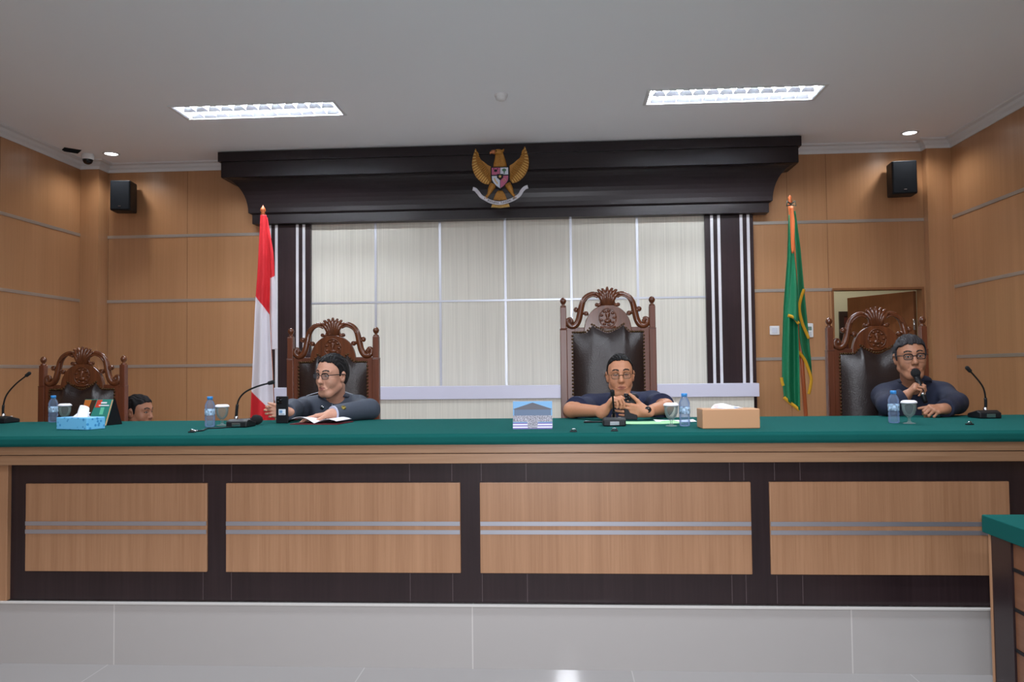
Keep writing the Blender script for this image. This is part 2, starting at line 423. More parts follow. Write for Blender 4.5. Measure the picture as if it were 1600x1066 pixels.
for k in range(1, 6):
    x = PX0+(PX1-PX0)*k/6
    MB().box(x-.011, x+.011, -.034, -.028, -.4, 1.9).build('grid_strip', 'gridline', wp)
MB().box(PX0, PX1, -.035, -.028, .99, 1.008).build('grid_strip', 'gridline', wp)
for (x0, x1, s, lab) in ((PX0-.455, PX0, -1, 'dark pilaster with white stripes behind the red and white flag'), (PX1, PX1+.445, 1, 'dark pilaster with white stripes between the cream panel and the green flag')):
    pl = thing('pilaster', lab, 'pilaster', ((x0+x1)/2, WY, 0), group='striped pilasters')
    hw = (x1-x0)/2
    MB().box(-hw, hw, -.07, -.001, 0, 2.757).build('shaft', 'dark', pl, bevel=.004)
    for a in (.064, .128, .333, .397):
        xa = s*(-hw+a) if True else 0
        MB().box(xa-.013, xa+.013, -.074, -.068, 0, 2.757).build('stripe', 'white_strip', pl)
# dark canopy on top
cn = thing('canopy', 'long dark wooden canopy with a coved edge under the ceiling above the panel', 'canopy', (-.49, WY, 2.76))
def canopy_ring(o, z, hw=2.425, d=.14):
    return [(-hw-o, -.001, z), (-hw-o, -d-o, z), (hw+o, -d-o, z), (hw+o, -.001, z)]
def canopy_part(levels, name):
    mb = MB(); rings = [canopy_ring(o, z) for o, z in levels]; k = len(rings)
    vs = [v for r in rings for v in r]
    fs = [(i*4+j, i*4+(j+1) % 4, (i+1)*4+(j+1) % 4, (i+1)*4+j) for i in range(k-1) for j in range(4)]
    fs += [(0, 1, 2, 3), tuple((k-1)*4+j for j in (3, 2, 1, 0))]
    mb.add(vs, fs)
    return mb.build(name, 'darkh', cn)
canopy_part([(0, .0), (0.0, .085), (.012, .092)], 'lower_fascia')
cove = [(.012, .092)]
for t in np.linspace(0, 1, 12): cove.append((.028+.178*(1-math.cos(t*PI/2)), .10+.30*math.sin(t*PI/2)))
canopy_part(cove+[(.212, .40)], 'cove')
canopy_part([(.213, .401), (.213, .545)], 'frieze')
canopy_part([(.235, .545), (.235, .632)], 'upper_fascia')
# white low shelf and its base under the panel
sh = thing('wall_shelf', 'long white shelf board on a cream base under the cream panel', 'shelf', (-.42, 7.2, 0))
MB().box(-2.26, 2.205, 0, .165, 1.075, 1.195).build('shelf_board', plain('shelf_white', '#d3d2e4', .35), sh, bevel=.004)
MB().box(-2.23, 2.16, .02, .165, 0, 1.075).build('base', 'wallpaper', sh)

# ------------------------------------------------------------------ ceiling fittings
M['tube'] = emis('lit_tube', '#f0f7ff', TUBE_E)
M['louvre'] = plain('louvre_aluminium', '#aeb1b8', .35, .6)
M['housing'] = plain('troffer_white', '#d5d7da', .4)
def troffer(x, y, lab):
    t = thing('ceiling_light', lab, 'ceiling light', (x, y, CEIL), group='recessed tube lights')
    hx, hy, d = TW/2-.002, TD/2-.002, .09
    fr = MB()
    for a in ((-hx-.025, hx+.025, -hy-.02, -hy), (-hx-.025, hx+.025, hy, hy+.02), (-hx-.025, -hx, -hy, hy), (hx, hx+.025, -hy, hy)):
        fr.box(*a, -.008, 0)
    fr.build('frame', 'housing', t, recalc=False)
    hs = MB().box(-hx, hx, -hy, hy, d, d+.01).box(-hx, hx, -hy, -hy+.004, 0, d).box(-hx, hx, hy-.004, hy, 0, d).box(-hx, -hx+.004, -hy, hy, 0, d).box(hx-.004, hx, -hy, hy, 0, d)
    hs.build('housing', 'housing', t, recalc=False)
    for yy in (-.075, .075):
        MB().tube([(-hx+.02, yy, .06), (hx-.02, yy, .06)], .014, 12).build('tube', 'tube', t)
    n_c = 12; L0, L1 = -hx+.03, hx-.03; st = (L1-L0)/n_c
    for k in range(n_c+1): MB().box(L0+k*st-.0012, L0+k*st+.0012, -hy+.012, hy-.012, .003, .043).build('louvre_blade', 'louvre', t)
    for yf in (0, hy-.004):
        dm = MB()
        for k in range(n_c):
            xc = L0+(k+.5)*st
            pts = [(xc-st*.5, 0)]+[(xc-st*.47*math.cos(q), .006+.030*math.sin(q)) for q in np.linspace(0, PI, 13)]+[(xc+st*.5, 0)]
            dm.prism(pts, lambda a, c_, d: (a, yf-.003-c_*1.15+d, c_), -.0008, .0008)
        dm.build('cutoff_shade_plate', 'louvre', t, recalc=False)  # added dome plates, shaped and tilted to imitate the dark light-cutoff pattern
troffer(TROFF[0][0], TROFF[0][1], 'recessed twin tube ceiling light with louvres above the left chair')
troffer(TROFF[1][0], TROFF[1][1], 'recessed twin tube ceiling light nearer the green flag')
M['led'] = emis('lit_led', '#ffffff', 9)
def downlight(x, y, lab):
    t = thing('downlight', lab, 'ceiling light', (x, y, CEIL), group='round downlights')
    MB().lathe([(.055, -.0005), (.058, -.008), (.075, -.008), (.078, 0)], n=28).build('ring', 'housing', t)
    MB().lathe([(.0, -.003), (.056, -.003)], n=28).build('diffuser', 'led', t)
    spot('downlight_beam', (x, y, CEIL-.012), 20, math.radians(150), .6, .05, (1, .98, .95))
dlp = [onz(172, 239, CEIL), onz(1423, 206, CEIL)]
downlight(dlp[0][0], dlp[0][1]+.02, 'round lit downlight above the left wall speaker')
downlight(dlp[1][0], dlp[1][1]+.02, 'round lit downlight above the right wall speaker')
q = onz(783, 148, CEIL)
sd = thing('smoke_detector', 'small white smoke detector on the middle of the ceiling', 'smoke detector', (q[0], q[1], CEIL))
MB().lathe([(.05, 0), (.05, -.012), (.044, -.02)], n=24).build('base', 'white', sd); MB().lathe([(.043, -.018), (.04, -.035), (.025, -.045), (0, -.046)], n=24).build('sensor', 'white', sd)
q = onz(137, 243, CEIL)
cc = thing('dome_camera', 'small dome security camera on the ceiling in the left corner', 'camera', (q[0]+.02, q[1]-.03, CEIL))
MB().lathe([(.055, 0), (.055, -.035), (.05, -.05)], n=24).build('mount', 'white', cc)
MB().lathe([(.045, -.048), (.043, -.065), (.032, -.083), (.015, -.092), (0, -.094)], n=24).build('dome', 'black_gloss', cc)
q = onz(110, 236, CEIL)
av = thing('air_vent', 'dark square air vent in the ceiling by the left corner', 'vent', (q[0]+.02, q[1]-.02, CEIL), math.radians(45))
MB().box(-.07, .07, -.07, .07, -.004, 0).build('backing', 'black', av)
for k in range(5): MB().obox((0, -.05+.025*k, -.005), ((1, 0, 0), (0, 1, .5), (0, -.5, 1)), (.066, .009, .0015)).build('slat', 'black', av)

# ------------------------------------------------------------------ wall speakers, switch, remote
def speaker(px0, px1, y0, y1, rz, lab):
    c = at((px0+px1)/2, (y0+y1)/2, 7.28); hw = (px1-px0)/2*7.3/FPX; hh = (y1-y0)/2*7.3/FPX
    t = thing('wall_speaker', lab, 'speaker', (c[0], 7.29, c[2]-hh), rz, 'black wall speakers')
    MB().box(-hw, hw, -.08, .09, 0, 2*hh).build('cabinet', 'black', t, bevel=.012)
    MB().box(-hw+.008, hw-.008, -.088, -.078, .008, 2*hh-.008).build('grille', 'grille', t, bevel=.005)
    MB().box(-.012, .012, -.0905, -.087, .035, .043).build('badge', 'chrome', t)
    b = MB().tube([(0, .085, hh), (0, .13, hh)], .014, 8); b.box(-.03, .03, .122, .134, hh-.05, hh+.05); b.build('bracket', 'black', t)
speaker(176, 208, 283, 332, math.radians(8), 'black box speaker on the back wall near the left corner')
speaker(1392, 1428, 254, 305, math.radians(-6), 'black box speaker on the back wall near the right corner')
c = at(1210, 516.5, WY)
t = thing('light_switch', 'white square light switch between the dark pilaster and the green flag', 'switch', (c[0], WY, c[2]))
MB().box(-.045, .045, -.012, 0, -.042, .042).build('plate', 'white', t, bevel=.006); MB().box(-.024, .024, -.017, -.01, -.026, .026).build('rocker', plain('rocker_white', '#d4d8e2', .35), t, bevel=.003)
c = at(1265, 516.5, WY)
t = thing('wall_control', 'small white control unit on the wall half behind the green flag', 'wall control', (c[0], WY, c[2]))
MB().box(-.03, .03, -.016, 0, -.066, .066).build('case', 'white', t, bevel=.006); MB().box(-.02, .014, -.018, -.014, .0, .035).build('display', plain('lcd_grey', '#6f8a80', .3), t)
for k in range(3): MB().box(-.016, .012, -.0185, -.014, -.05+.014*k, -.042+.014*k).build('button', plain('button_grey', '#b9bec4', .4), t)
# ------------------------------------------------------------------ judges' bench
TOP, BY, CF, BB = 1.059, 3.60, 3.49, 4.56        # cloth top height, front plane, cloth front edge, back edge
bench = thing('judges_bench', 'long panelled wooden bench with dark frame across the dais', 'bench', (0, BY, PLAT))
BX0, BX1 = at(17, 830, BY)[0], 3.2
z = lambda v: v-PLAT
fl_ = MB().box(BX0, BX1, 0, .04, 0, z(.93))
MB().box(-3.75, BX0, -.025, .04, 0, z(.925)).build('end_post', 'oakv', bench, bevel=.003)
lz0, lz1 = CAMH-.426*3.53/3.6, CAMH-.336*3.5/3.6+.004
lm = (lz0+lz1)/2
MB().box(-3.75, BX1, -.075, .06, z(lz0), z(lm-.003)).build('ledge', 'oakh', bench, bevel=.003)
MB().box(-3.75, BX1, -.085, .06, z(lm), z(lz1)).build('ledge', 'oakh', bench, bevel=.003)
MB().box(-3.75, BX1, -.07, .06, z(lm-.004), z(lm)).build('groove', 'dark', bench)
MB().box(-3.75, BX1, .06, BB-BY-.04, z(lz1-.02), z(TOP-.02)).build('desk_board', 'oakh', bench)
for x in (-3.6, -1.6, .4, 2.4): MB().box(x-.02, x+.02, .05, .85, 0, z(lz1-.02)).build('support', 'dark', bench)
pz1, pz0 = CAMH-.512, CAMH-.921
for (a, b) in ((42, 325), (354.5, 720), (750.5, 1173.5), (1202.5, 1577)):
    x0, x1 = at(a, 830, BY)[0], at(b, 830, BY)[0]
    pn = MB().box(x0, x1, -.012, .002, z(pz0), z(pz1)).build('panel', 'oakv', bench, bevel=.003)
    mz = (pz0+pz1)/2+.0
    for dz in (.019, -.019+.0): MB().box(x0+.002, x1-.002, -.016, -.01, z(mz+dz-.0095), z(mz+dz+.0095)).build('metal_strip', 'white_strip' if False else plain('panel_strip', '#b4b6bf', .35, .7), pn)
x0 = at(1606, 830, BY)[0]
pn = MB().box(x0, BX1, -.012, .002, z(pz0), z(pz1)).build('panel', 'oakv', bench, bevel=.003)
for px in (318, 362, 640, 706, 752, 822, 1140, 1162, 1210, 1250):
    x = at(px, 740, BY)[0]; fl_.box(x-.0012, x+.0012, -.0012, .001, z(pz1)+.005, z(lz0)-.005, 1); fl_.box(x-.0012, x+.0012, -.0012, .001, .004, z(pz0)-.005, 1)
fl_.build('front_board', ['dark', plain('joint_pale', '#57484a', .5)], bench, recalc=False)
cz0 = CAMH-.336*CF/3.6
tc_ = thing('tablecloth', 'dark green baize cloth covering the whole top of the long bench', 'tablecloth', (0, CF, TOP))
MB().box(-3.75, BX1, 0, BB-CF, -.012, 0).build('top', 'cloth', tc_, bevel=.003)
MB().grid(lambda u, v: (-3.75+(BX1+3.75)*u, .001+.0015*math.sin(u*173)*v-.002, -.004+(cz0-TOP)*v), 160, 3).build('front_drop', 'cloth', tc_, solid=.006)

# ------------------------------------------------------------------ clerk's desk at the right front
DK = thing('clerk_desk', 'dark panelled desk under a green cloth at the right front', 'desk', (0, 0, 0))
dX, dY, dT = 1.565, 3.066, .78
c1 = onx = None
def onX(px, py, X):
    d = ray(px, py); return d*X/d[0]+np.array([0, 0, CAMH])
fx = dX+.018
y1 = onX(1547.5, 960, fx)[1]; y2 = onX(1581, 960, fx)[1]
MB().box(fx, 2.25, y1, dY-.02, 0, dT-.06).build('end_panel', 'oakv', DK, bevel=.002)
MB().box(fx+.004, 2.2, y2, y1, 0, dT-.06).build('stile', 'dark', DK)
MB().box(fx+.012, 2.2, .7, y2, 0, dT-.06).build('side_panel', wood('desk_panel', '#6f4833', '#80573e', 'y', 60, .4), DK)
gr = MB()
for k, py in enumerate((889, 950, 1012, 1075)):
    zz = onX(1581, py, fx+.01)[2]; gr.box(fx+.008, fx+.016, .7, y2, zz-.006, zz+.006)
gr.build('groove', 'black', DK, recalc=False)
dc = thing('tablecloth', 'green cloth on the desk at the right front edge of the picture', 'tablecloth', (dX, dY, dT))
MB().box(0, .75, -2.5, 0, -.01, 0).build('top', 'cloth', dc, bevel=.004)
MB().box(0, .008, -2.5, 0, -.065, -.004).build('side_drop', 'cloth', dc, bevel=.003); MB().box(0.008, .75, -.008, 0, -.065, -.004).build('end_drop', 'cloth', dc, bevel=.003)

# ------------------------------------------------------------------ carved chairs
def spiral(c, r0, turns, a0, n=14, sgn=1):
    return [(c[0]+r0*(1-.75*i/n)*math.cos(a0+sgn*turns*2*PI*i/n), c[1]+r0*(1-.75*i/n)*math.sin(a0+sgn*turns*2*PI*i/n)) for i in range(n+1)]
def carved_chair(px_mid, px_w, py_rail, Y, lab):
    base = at(px_mid, py_rail, Y); S = px_w/145.0
    rail = base[2]-PLAT-.004
    t = thing('judge_chair', lab, 'chair', (base[0], Y, PLAT+.002), group='carved wooden chairs')
    t.rotation_euler = (0, 0, 0)
    u = 1.038e-3                                       # one drawing unit
    X = lambda a: (a-390)*u
    Z = lambda b: rail+(320-b)*u
    HW = X(686)
    for s in (-1, 1):
        p = MB().box(s*HW-(.045 if s > 0 else 0), s*HW+(.045 if s < 0 else 0), -.022, .024, 0, rail-.012)
        p.box(s*HW-(.042 if s > 0 else -.003), s*HW+(.042 if s < 0 else -.003), -.02, .022, rail-.008, Z(190))
        xm = s*(HW-.0225)
        p.box(xm-.024, xm+.024, -.024, .026, rail-.014, rail-.006)
        p.build('post', 'frame', t, bevel=.004, recalc=False)
        b = Z(190)
        MB().lathe([(.018, b), (.0195, b+.006), (.011, b+.011), (.009, b+.017), (.016, b+.024), (.0205, b+.035), (.0205, b+.042), (.014, b+.055), (.005, b+.061), (0, b+.062)], (xm, .001, 0), 16).build('finial', 'carve', t)
        # inner stile, front leg, armrest
        MB().box(min(s*X(645), s*X(592)), max(s*X(645), s*X(592)), -.012, .018, .36, rail).build('stile', 'frame', t, bevel=.003)
        MB().lathe([(.03, 0), (.026, .05), (.018, .10), (.026, .18), (.028, .30), (.03, .38)], (s*(HW-.03), -.50, 0), 14).build('front_leg', 'frame', t)
        arm = smooth_path([(s*(HW-.02), -.02, .66), (s*(HW-.015), -.25, .665), (s*(HW-.012), -.42, .655), (s*(HW-.012), -.49, .62)], 6)
        MB().tube(arm, .022, 10).build('armrest', 'frame', t)
        MB().tube([(s*(HW-.02), -.45, .37), (s*(HW-.012), -.44, .5), (s*(HW-.012), -.45, .64)], [.02, .015, .02], 10).build('arm_support', 'frame', t)
    MB().box(-HW+.005, HW-.005, -.53, .0, .34, .40).build('seat_frame', 'frame', t, bevel=.006)
    MB().grid(lambda a, b: ((a-.5)*2*(HW-.02), -.515+.49*b, .401+.05*(1-abs(2*a-1)**5)*(1-abs(2*b-1)**5)), 16, 14).build('seat', 'leather', t)
    MB().box(-HW+.04, HW-.04, -.01, .018, rail-.055, rail).build('top_rail', 'frame', t, bevel=.003)
    MB().box(-HW+.04, HW-.04, -.01, .018, .36, .45).build('lower_rail', 'frame', t, bevel=.003)
    # leather back with a shaped top edge
    w = X(606)
    def top(x):
        a = abs(x)/w
        k = [(0, 350), (.10, 346), (.22, 332), (.36, 318), (.43, 300), (.47, 306), (.52, 330), (.62, 350), (.8, 352), (1, 352)]
        for (q0, z0), (q1, z1) in zip(k, k[1:]):
            if a <= q1: return Z(z0+(z1-z0)*(a-q0)/(q1-q0))
        return Z(352)
    zb = .44
    def bk(a, b):
        x = (2*a-1)*w; zt = top(x)-.004
        e = (1-abs(2*a-1)**4)*(1-abs(2*b-1)**6)
        return (x, -.014-.062*e, zb+(zt-zb)*b)
    MB().grid(bk, 40, 30).build('backrest', 'leather', t)
    nl = MB()
    nz = int((Z(352)-zb)/.022)
    for s in (-1, 1):
        for k in range(nz): nl.ell((s*(w+.004), -.014, zb+.012+k*.022), (.0075, .006, .0075), 8)
    xs = np.linspace(-w, w, 34)
    for x in xs: nl.ell((x, -.015, top(x)+.002), (.0075, .006, .0075), 8)
    nl.build('nail_trim', 'nail', t, recalc=False)
    # arched crest board with a carved round seal
    ax, cz, ah = X(538), rail-.05, Z(180)-rail+.05
    ar = [(ax*math.cos(q), cz+ah*math.sin(q)**.8) for q in np.linspace(0, PI, 33)]
    cr = MB().prism(ar, lambda a, b, d: (a, d, b), -.016, .012).build('crest_board', 'carve', t, bevel=.004)
    rl = MB(); zc = Z(262); R = lambda q, rr: (rr*.9*math.cos(q), -.018, zc+rr*math.sin(q))
    for rr in (.060,): rl.tube([R(q, rr) for q in np.linspace(0, 2*PI, 25)], .0045, 6)
    for k in range(9): q = 2*PI*k/9; rl.ell(R(q, .046), (.012, .007, .008), 8)
    rl.ell((0, -.017, zc+.02), (.016, .010, .020), 10); rl.ell((0, -.017, zc-.02), (.024, .010, .016), 10); rl.ell((0, -.018, zc+.002), (.009, .011, .026), 10)
    rl.tube([(-.05, -.018, zc-.058), (-.02, -.02, zc-.068), (.02, -.02, zc-.068), (.05, -.018, zc-.058)], .007, 6)
    rl.build('carved_seal', 'carve', cr, recalc=False)
    # scrolls on either side
    for s in (-1, 1):
        f = lambda p: (s*X(p[0]), -.004, Z(p[1]))
        path = smooth_path([f(p) for p in ((172, 272), (156, 266), (143, 280), (148, 300), (168, 313), (194, 302), (211, 270), (222, 222), (236, 165), (262, 128), (302, 110), (336, 122), (352, 152), (344, 182))], 5)
        k = len(path); rad = [.008+.013*math.sin(PI*min(1, (i/(k-1))*1.15))**.7 for i in range(k)]
        sc = MB().tube(path, rad, 12)
        sp2 = smooth_path([f(p) for p in ((240, 170), (262, 142), (300, 124), (330, 136))], 4)
        sc.tube([np.array(p)+np.array([0, -.016, 0]) for p in sp2], .006, 8)
        for (a, b, r) in ((166, 282, .0155), (196, 209, .0175), (258, 234, .0165), (324, 180, .013), (218, 222, .016)):
            sc.ell(f((a, b)), (r, r*1.1, r), 12)
            sc.tube([(f((a, b))[0]+r*.75*math.cos(q), -.004-r*.85, f((a, b))[2]+r*.75*math.sin(q)) for q in np.linspace(0, 5.2, 12)], .0035, 6)
        sc.tube([f((196, 209)), f((218, 222)), f((236, 228)), f((258, 234))], [.011, .014, .013, .010], 10)
        sc.build('scroll', 'carve', t, recalc=False)
    # leaf fan at the top
    lf = MB()
    for k in range(-3, 4):
        a = k*.115; L = (.116, .110, .104, .088)[abs(k)]
        p0 = (X(390)+.0085*k, -.008, Z(184)); pm = (p0[0]+.55*L*math.sin(a)*.8, -.018, p0[2]+.55*L*math.cos(a)); p1 = (p0[0]+L*math.sin(a*1.7), -.008, p0[2]+L*math.cos(a))
        pp = smooth_path([p0, pm, p1], 5); kk = len(pp)
        lf.tube(pp, [.007+.0085*math.sin(PI*min(1, i/(kk-1)*.95+.05)) for i in range(kk)], 8)
        lf.ell((p1[0], -.012, p1[2]-.004), (.009, .008, .009), 8)
    for k in (-1, 1): lf.ell((X(390)+k*.055, -.006, Z(182)), (.02, .016, .012), 10)
    lf.build('leaf_crest', 'carve', t, recalc=False)
    for ch in t.children: pass
    t.scale = (1, 1, 1)
    return t
carved_chair(130, 134, 601, 5.2, 'carved dark wooden chair at the far left, empty, with no one in it')
carved_chair(521, 145, 558, 5.1, 'carved wooden chair in front of which the man in the grey jacket sits')
carved_chair(949.5, 145, 511, 5.1, 'tallest carved wooden chair, in the middle behind the man in short sleeves')
carved_chair(1369, 152, 544, 5.05, 'carved wooden chair by the doorway behind the man holding a microphone')
# ------------------------------------------------------------------ coat of arms on the canopy
EY = 7.045
c = at(782, 280, EY); es = EY/FPX/8.2
gar = thing('garuda_emblem', 'gilded eagle coat of arms with shield and white ribbon on the dark canopy', 'emblem', (c[0], EY, c[2]-.30))
EX = lambda a: (a-675)*es
EZ = lambda b: .30+(574-b)*es
fn = lambda a, b, d: (EX(a), d, EZ(b))
def feather(mb, a, b, wd, d, mi=0):
    p0 = np.array(fn(a[0], a[1], d)); p1 = np.array(fn(b[0], b[1], d)); m = (p0+p1)/2; L = np.linalg.norm(p1-p0)/2
    ax = (p1-p0)/(2*L); n = np.array([0, 1., 0]); sd = np.cross(n, ax)
    mb.ell(m, (L*1.05, wd, .006), 10, mi, A=[ax, sd, n])
for s in (-1, 1):
    mir = (lambda p: p) if s < 0 else (lambda p: (1350-p[0]+2, p[1]-10))
    out = [(355, 170), (328, 240), (312, 310), (306, 380), (314, 440), (332, 490), (356, 535), (390, 575), (428, 608), (470, 630), (520, 640)]
    inn = [(372, 235), (395, 290), (430, 340), (470, 365), (510, 390), (555, 410)]
    wing = MB()
    poly = [mir(p) for p in out+[(555, 600), (556, 410), (510, 385), (470, 350), (430, 320), (398, 275), (375, 225)]]
    wing.prism(poly, fn, -.004, .010)
    o2 = smooth_path(out, 3); i2 = smooth_path([(368, 225), (392, 285), (425, 345), (462, 390), (500, 440), (530, 500), (550, 575)], 5)
    for k, p in enumerate(o2):
        q = i2[min(len(i2)-1, int(k/len(o2)*len(i2)))]
        r_ = p+(q-p)*.62
        feather(wing, mir(tuple(p)), mir(tuple(r_)), .0062, -.009, 1 if k % 2 else 0)
    for k in range(0, len(i2), 2):
        p = i2[k]; q = o2[min(len(o2)-1, int(k/len(i2)*len(o2)))]
        feather(wing, mir(tuple(p+(q-p)*.42)), mir(tuple(p+(np.array((560, 420))-p)*.15)), .008, -.014)
    wing.build('wing', ['gold', 'gold2'], gar, recalc=False)
b = MB()
b.tube([(EX(672), -.012, EZ(430)), (EX(672), -.014, EZ(380)), (EX(671), -.016, EZ(330)), (EX(668), -.018, EZ(280)), (EX(660), -.02, EZ(235))], [.064, .060, .051, .042, .036], 14, flat=(1, .35, 1))
b.ell((EX(652), -.022, EZ(226)), (.042, .022, .027), 14)
for k in range(9):
    for j in range(4): b.ell((EX(672+(k-4)*(16.5-2.6*j)), -.034+.0026*abs(k-4), EZ(400-j*34)), (.0085-.001*j, .006, .013), 8)
b.build('body', 'gold', gar, recalc=False)
MB().tube([(EX(610), -.024, EZ(228)), (EX(575), -.026, EZ(226)), (EX(552), -.026, EZ(236)), (EX(545), -.026, EZ(256))], [.022, .018, .011, .002], 10).build('beak', plain('beak_copper', '#c9825a', .35, .5), gar)
MB().ell((EX(628), -.042, EZ(222)), (.005, .004, .005), 8).build('eye', 'black_gloss', gar)
MB().tube([(EX(690), -.016, EZ(225)), (EX(715), -.016, EZ(205)), (EX(728), -.016, EZ(185))], [.016, .01, .002], 8).build('crest', 'gold', gar)
# shield
shp = lambda k: [(675+(x-675)*k, 565+(y-565)*k) for x, y in ((556, 430), (790, 430), (790, 540), (785, 600), (765, 640), (725, 685), (672, 720), (622, 685), (584, 640), (562, 600), (556, 540))]
shd = MB().prism(shp(1.03), fn, -.040, -.022).build('shield', 'black', gar, bevel=.002)
sred = plain('shield_red', '#b65a7e', .4); swhite = plain('shield_white', '#c9cfdd', .4)
def field(poly, m): MB().prism(poly, fn, -.044, -.039).build('shield_field', m, shd)
field([(568, 440), (672, 440), (672, 530), (568, 530)], sred)
field([(678, 440), (780, 440), (780, 530), (678, 530)], swhite)
field([(568, 546), (672, 546), (672, 706), (626, 674), (590, 632), (570, 596)], swhite)
field([(678, 546), (780, 546), (776, 598), (756, 634), (720, 674), (678, 706)], sred)
cs = [(675+dx, 560+dy) for dx, dy in ((-42, -36), (42, -36), (40, 10), (0, 46), (-40, 10))]
MB().prism(cs, fn, -.048, -.043).build('shield_centre', 'black', shd)
st = [(675+(24 if i % 2 == 0 else 10)*math.sin(i*PI/5), 556-(24 if i % 2 == 0 else 10)*math.cos(i*PI/5)) for i in range(10)]
MB().prism(st, fn, -.051, -.047).build('star', 'gold2', shd)
# small charges on the four fields
ch = MB()
ch.ell(fn(618, 478, -.045), (.016, .003, .012), 10); ch.tube([fn(598, 462, -.045), fn(590, 450, -.045)], .004, 6); ch.tube([fn(640, 462, -.045), fn(648, 450, -.045)], .004, 6)
ch.build('bull_charge', 'black', shd, recalc=False)
ch = MB(); ch.ell(fn(728, 472, -.045), (.019, .003, .014), 10); ch.tube([fn(728, 478, -.045), fn(728, 522, -.045)], .005, 6)
ch.build('tree_charge', plain('charge_green', '#47775a', .5), shd, recalc=False)
ch = MB(); ch.tube([fn(600+8*k, 575+16*k+6*math.sin(k), -.045) for k in range(6)], .0055, 6); ch.build('rice_charge', 'gold2', shd)
ch = MB()
for k in range(6): q = 2*PI*k/6; ch.tube([(fn(728, 600, -.045)[0]+.012*math.cos(q+t), -.046, fn(728, 600, -.045)[2]+.012*math.sin(q+t)) for t in (0, .5)], .003, 5)
ch.build('chain_charge', 'gold2', shd, recalc=False)
for s in (-1, 1):
    xx = lambda a: 675+s*(675-a)
    lg = MB().tube([fn(xx(585), 650, -.016), fn(xx(545), 715, -.02), fn(xx(520), 775, -.02), fn(xx(490), 810, -.024)], [.034, .026, .014, .012], 10)
    for d in ((-45, 12), (-22, 30), (12, 32)): lg.tube([fn(xx(490), 808, -.026), fn(xx(490)+s*-d[0]*-1 if False else xx(490+d[0]), 808+d[1], -.034)], [.010, .006], 8)
    lg.build('leg', 'gold', gar, recalc=False)
tl = MB()
for k in range(-4, 5): feather(tl, (668+k*6, 725), (668+k*21, 862-abs(k)*3), .010, -.008-.001*(4-abs(k)))
tl.build('tail', 'gold', gar, recalc=False)
tf = MB()
for k in range(-7, 8): feather(tf, (672+k*14, 905-abs(k)*1.5), (672+k*16.5, 955-abs(k)*1.6), .0055, -.006)
tf.build('tail_tip', 'gold2', gar, recalc=False)
# ribbon with its motto
rc = smooth_path([(318, 700), (352, 712), (388, 755), (425, 805), (480, 838), (560, 880), (672, 902), (790, 872), (868, 836), (922, 800), (955, 745), (992, 705), (1030, 692)], 5)
def rib(u, v):
    t = u*(len(rc)-1); i = min(int(t), len(rc)-2); p = rc[i]+(rc[i+1]-rc[i])*(t-i); d = rc[i+1]-rc[i]; d = d/np.linalg.norm(d)
    nn = np.array([-d[1], d[0]]); q = p+nn*(v-.5)*46
    return fn(q[0], q[1], -.030-.012*math.sin(u*PI)+.006*math.sin(u*22))
rb = MB().grid(rib, 60, 2).build('ribbon', plain('ribbon_white', '#d5d3db', .5), gar, solid=.003)
# the letters of the motto, set along the ribbon
txt = 'BHINNEKA TUNGGAL IKA'
fc = bpy.data.curves.new('motto', 'FONT'); fc.body = 'B'; fc.size = 1
fo = bpy.data.objects.new('motto', fc); COL.objects.link(fo)
lt = MB(); us = np.linspace(.375, .66, len(txt))
dg = bpy.context.evaluated_depsgraph_get()
for ch_, u_ in zip(txt, us):
    if ch_ == ' ': continue
    fc.body = ch_; fc.align_x = 'CENTER'; fc.align_y = 'CENTER'; dg.update()
    me = bpy.data.meshes.new_from_object(fo.evaluated_get(bpy.context.evaluated_depsgraph_get()))
    p = np.array(rib(u_, .5)); d = np.array(rib(u_+.01, .5))-np.array(rib(u_-.01, .5)); d[1] = 0; d /= np.linalg.norm(d)
    upv = np.array([-d[2], 0, d[0]])
    vs = [p+d*v.co.x*.024+upv*v.co.y*.027+np.array([0, -.0035, 0]) for v in me.vertices]
    lt.add(vs, [list(pp.vertices) for pp in me.polygons]); bpy.data.meshes.remove(me)
bpy.data.objects.remove(fo)
lt.build('motto_letters', 'black', rb, recalc=False)

# ------------------------------------------------------------------ flags
def sheet(rows, Y0, folds, amp, ph, base, cfn=None, nu=26, nv=44, lean=0):
    ys = [r[0] for r in rows]
    def f(u, v):
        y = ys[0]+(ys[-1]-ys[0])*v
        xl = np.interp(y, ys, [r[1] for r in rows]); xr = np.interp(y, ys, [r[2] for r in rows])
        px = xl+(xr-xl)*u
        yy = y+(rows[-1][3] if len(rows[-1]) > 3 else 0)*(u)*v
        d = Y0+amp*min(1, .25+v*1.3)*math.sin(2*PI*folds*u+ph+v*1.2)+lean*u
        return at(px, yy, d)-base
    mf = None
    if cfn:
        def mf(u, v):
            y = ys[0]+(ys[-1]-ys[0])*v
            xl = np.interp(y, ys, [r[1] for r in rows]); xr = np.interp(y, ys, [r[2] for r in rows])
            return cfn(xl+(xr-xl)*u, y+(rows[-1][3] if len(rows[-1]) > 3 else 0)*u*v)
    return MB().grid(f, nu, nv, mfn=mf)
def stand(parent, p, mat='pole'):
    MB().lathe([(0, 0), (.16, 0), (.16, .02), (.12, .035), (.05, .05), (.028, .09), (.024, .22), (.0, .22)], (p[0], p[1], 0), 24).build('stand', mat, parent)
FY = 6.25
def flagpole(top_px, low_px, parent, base, tip=True):
    a = at(*top_px, FY); b_ = at(*low_px, FY); d = (a-b_)/np.linalg.norm(a-b_); e = b_-d*((b_[2]-.03)/d[2])
    MB().tube([e-base, a-base], .016, 12).build('pole', 'pole', parent)
    return a, e, d
b0 = at(412, 329, FY); base = np.array([at(428, 650, FY)[0], FY, 0])
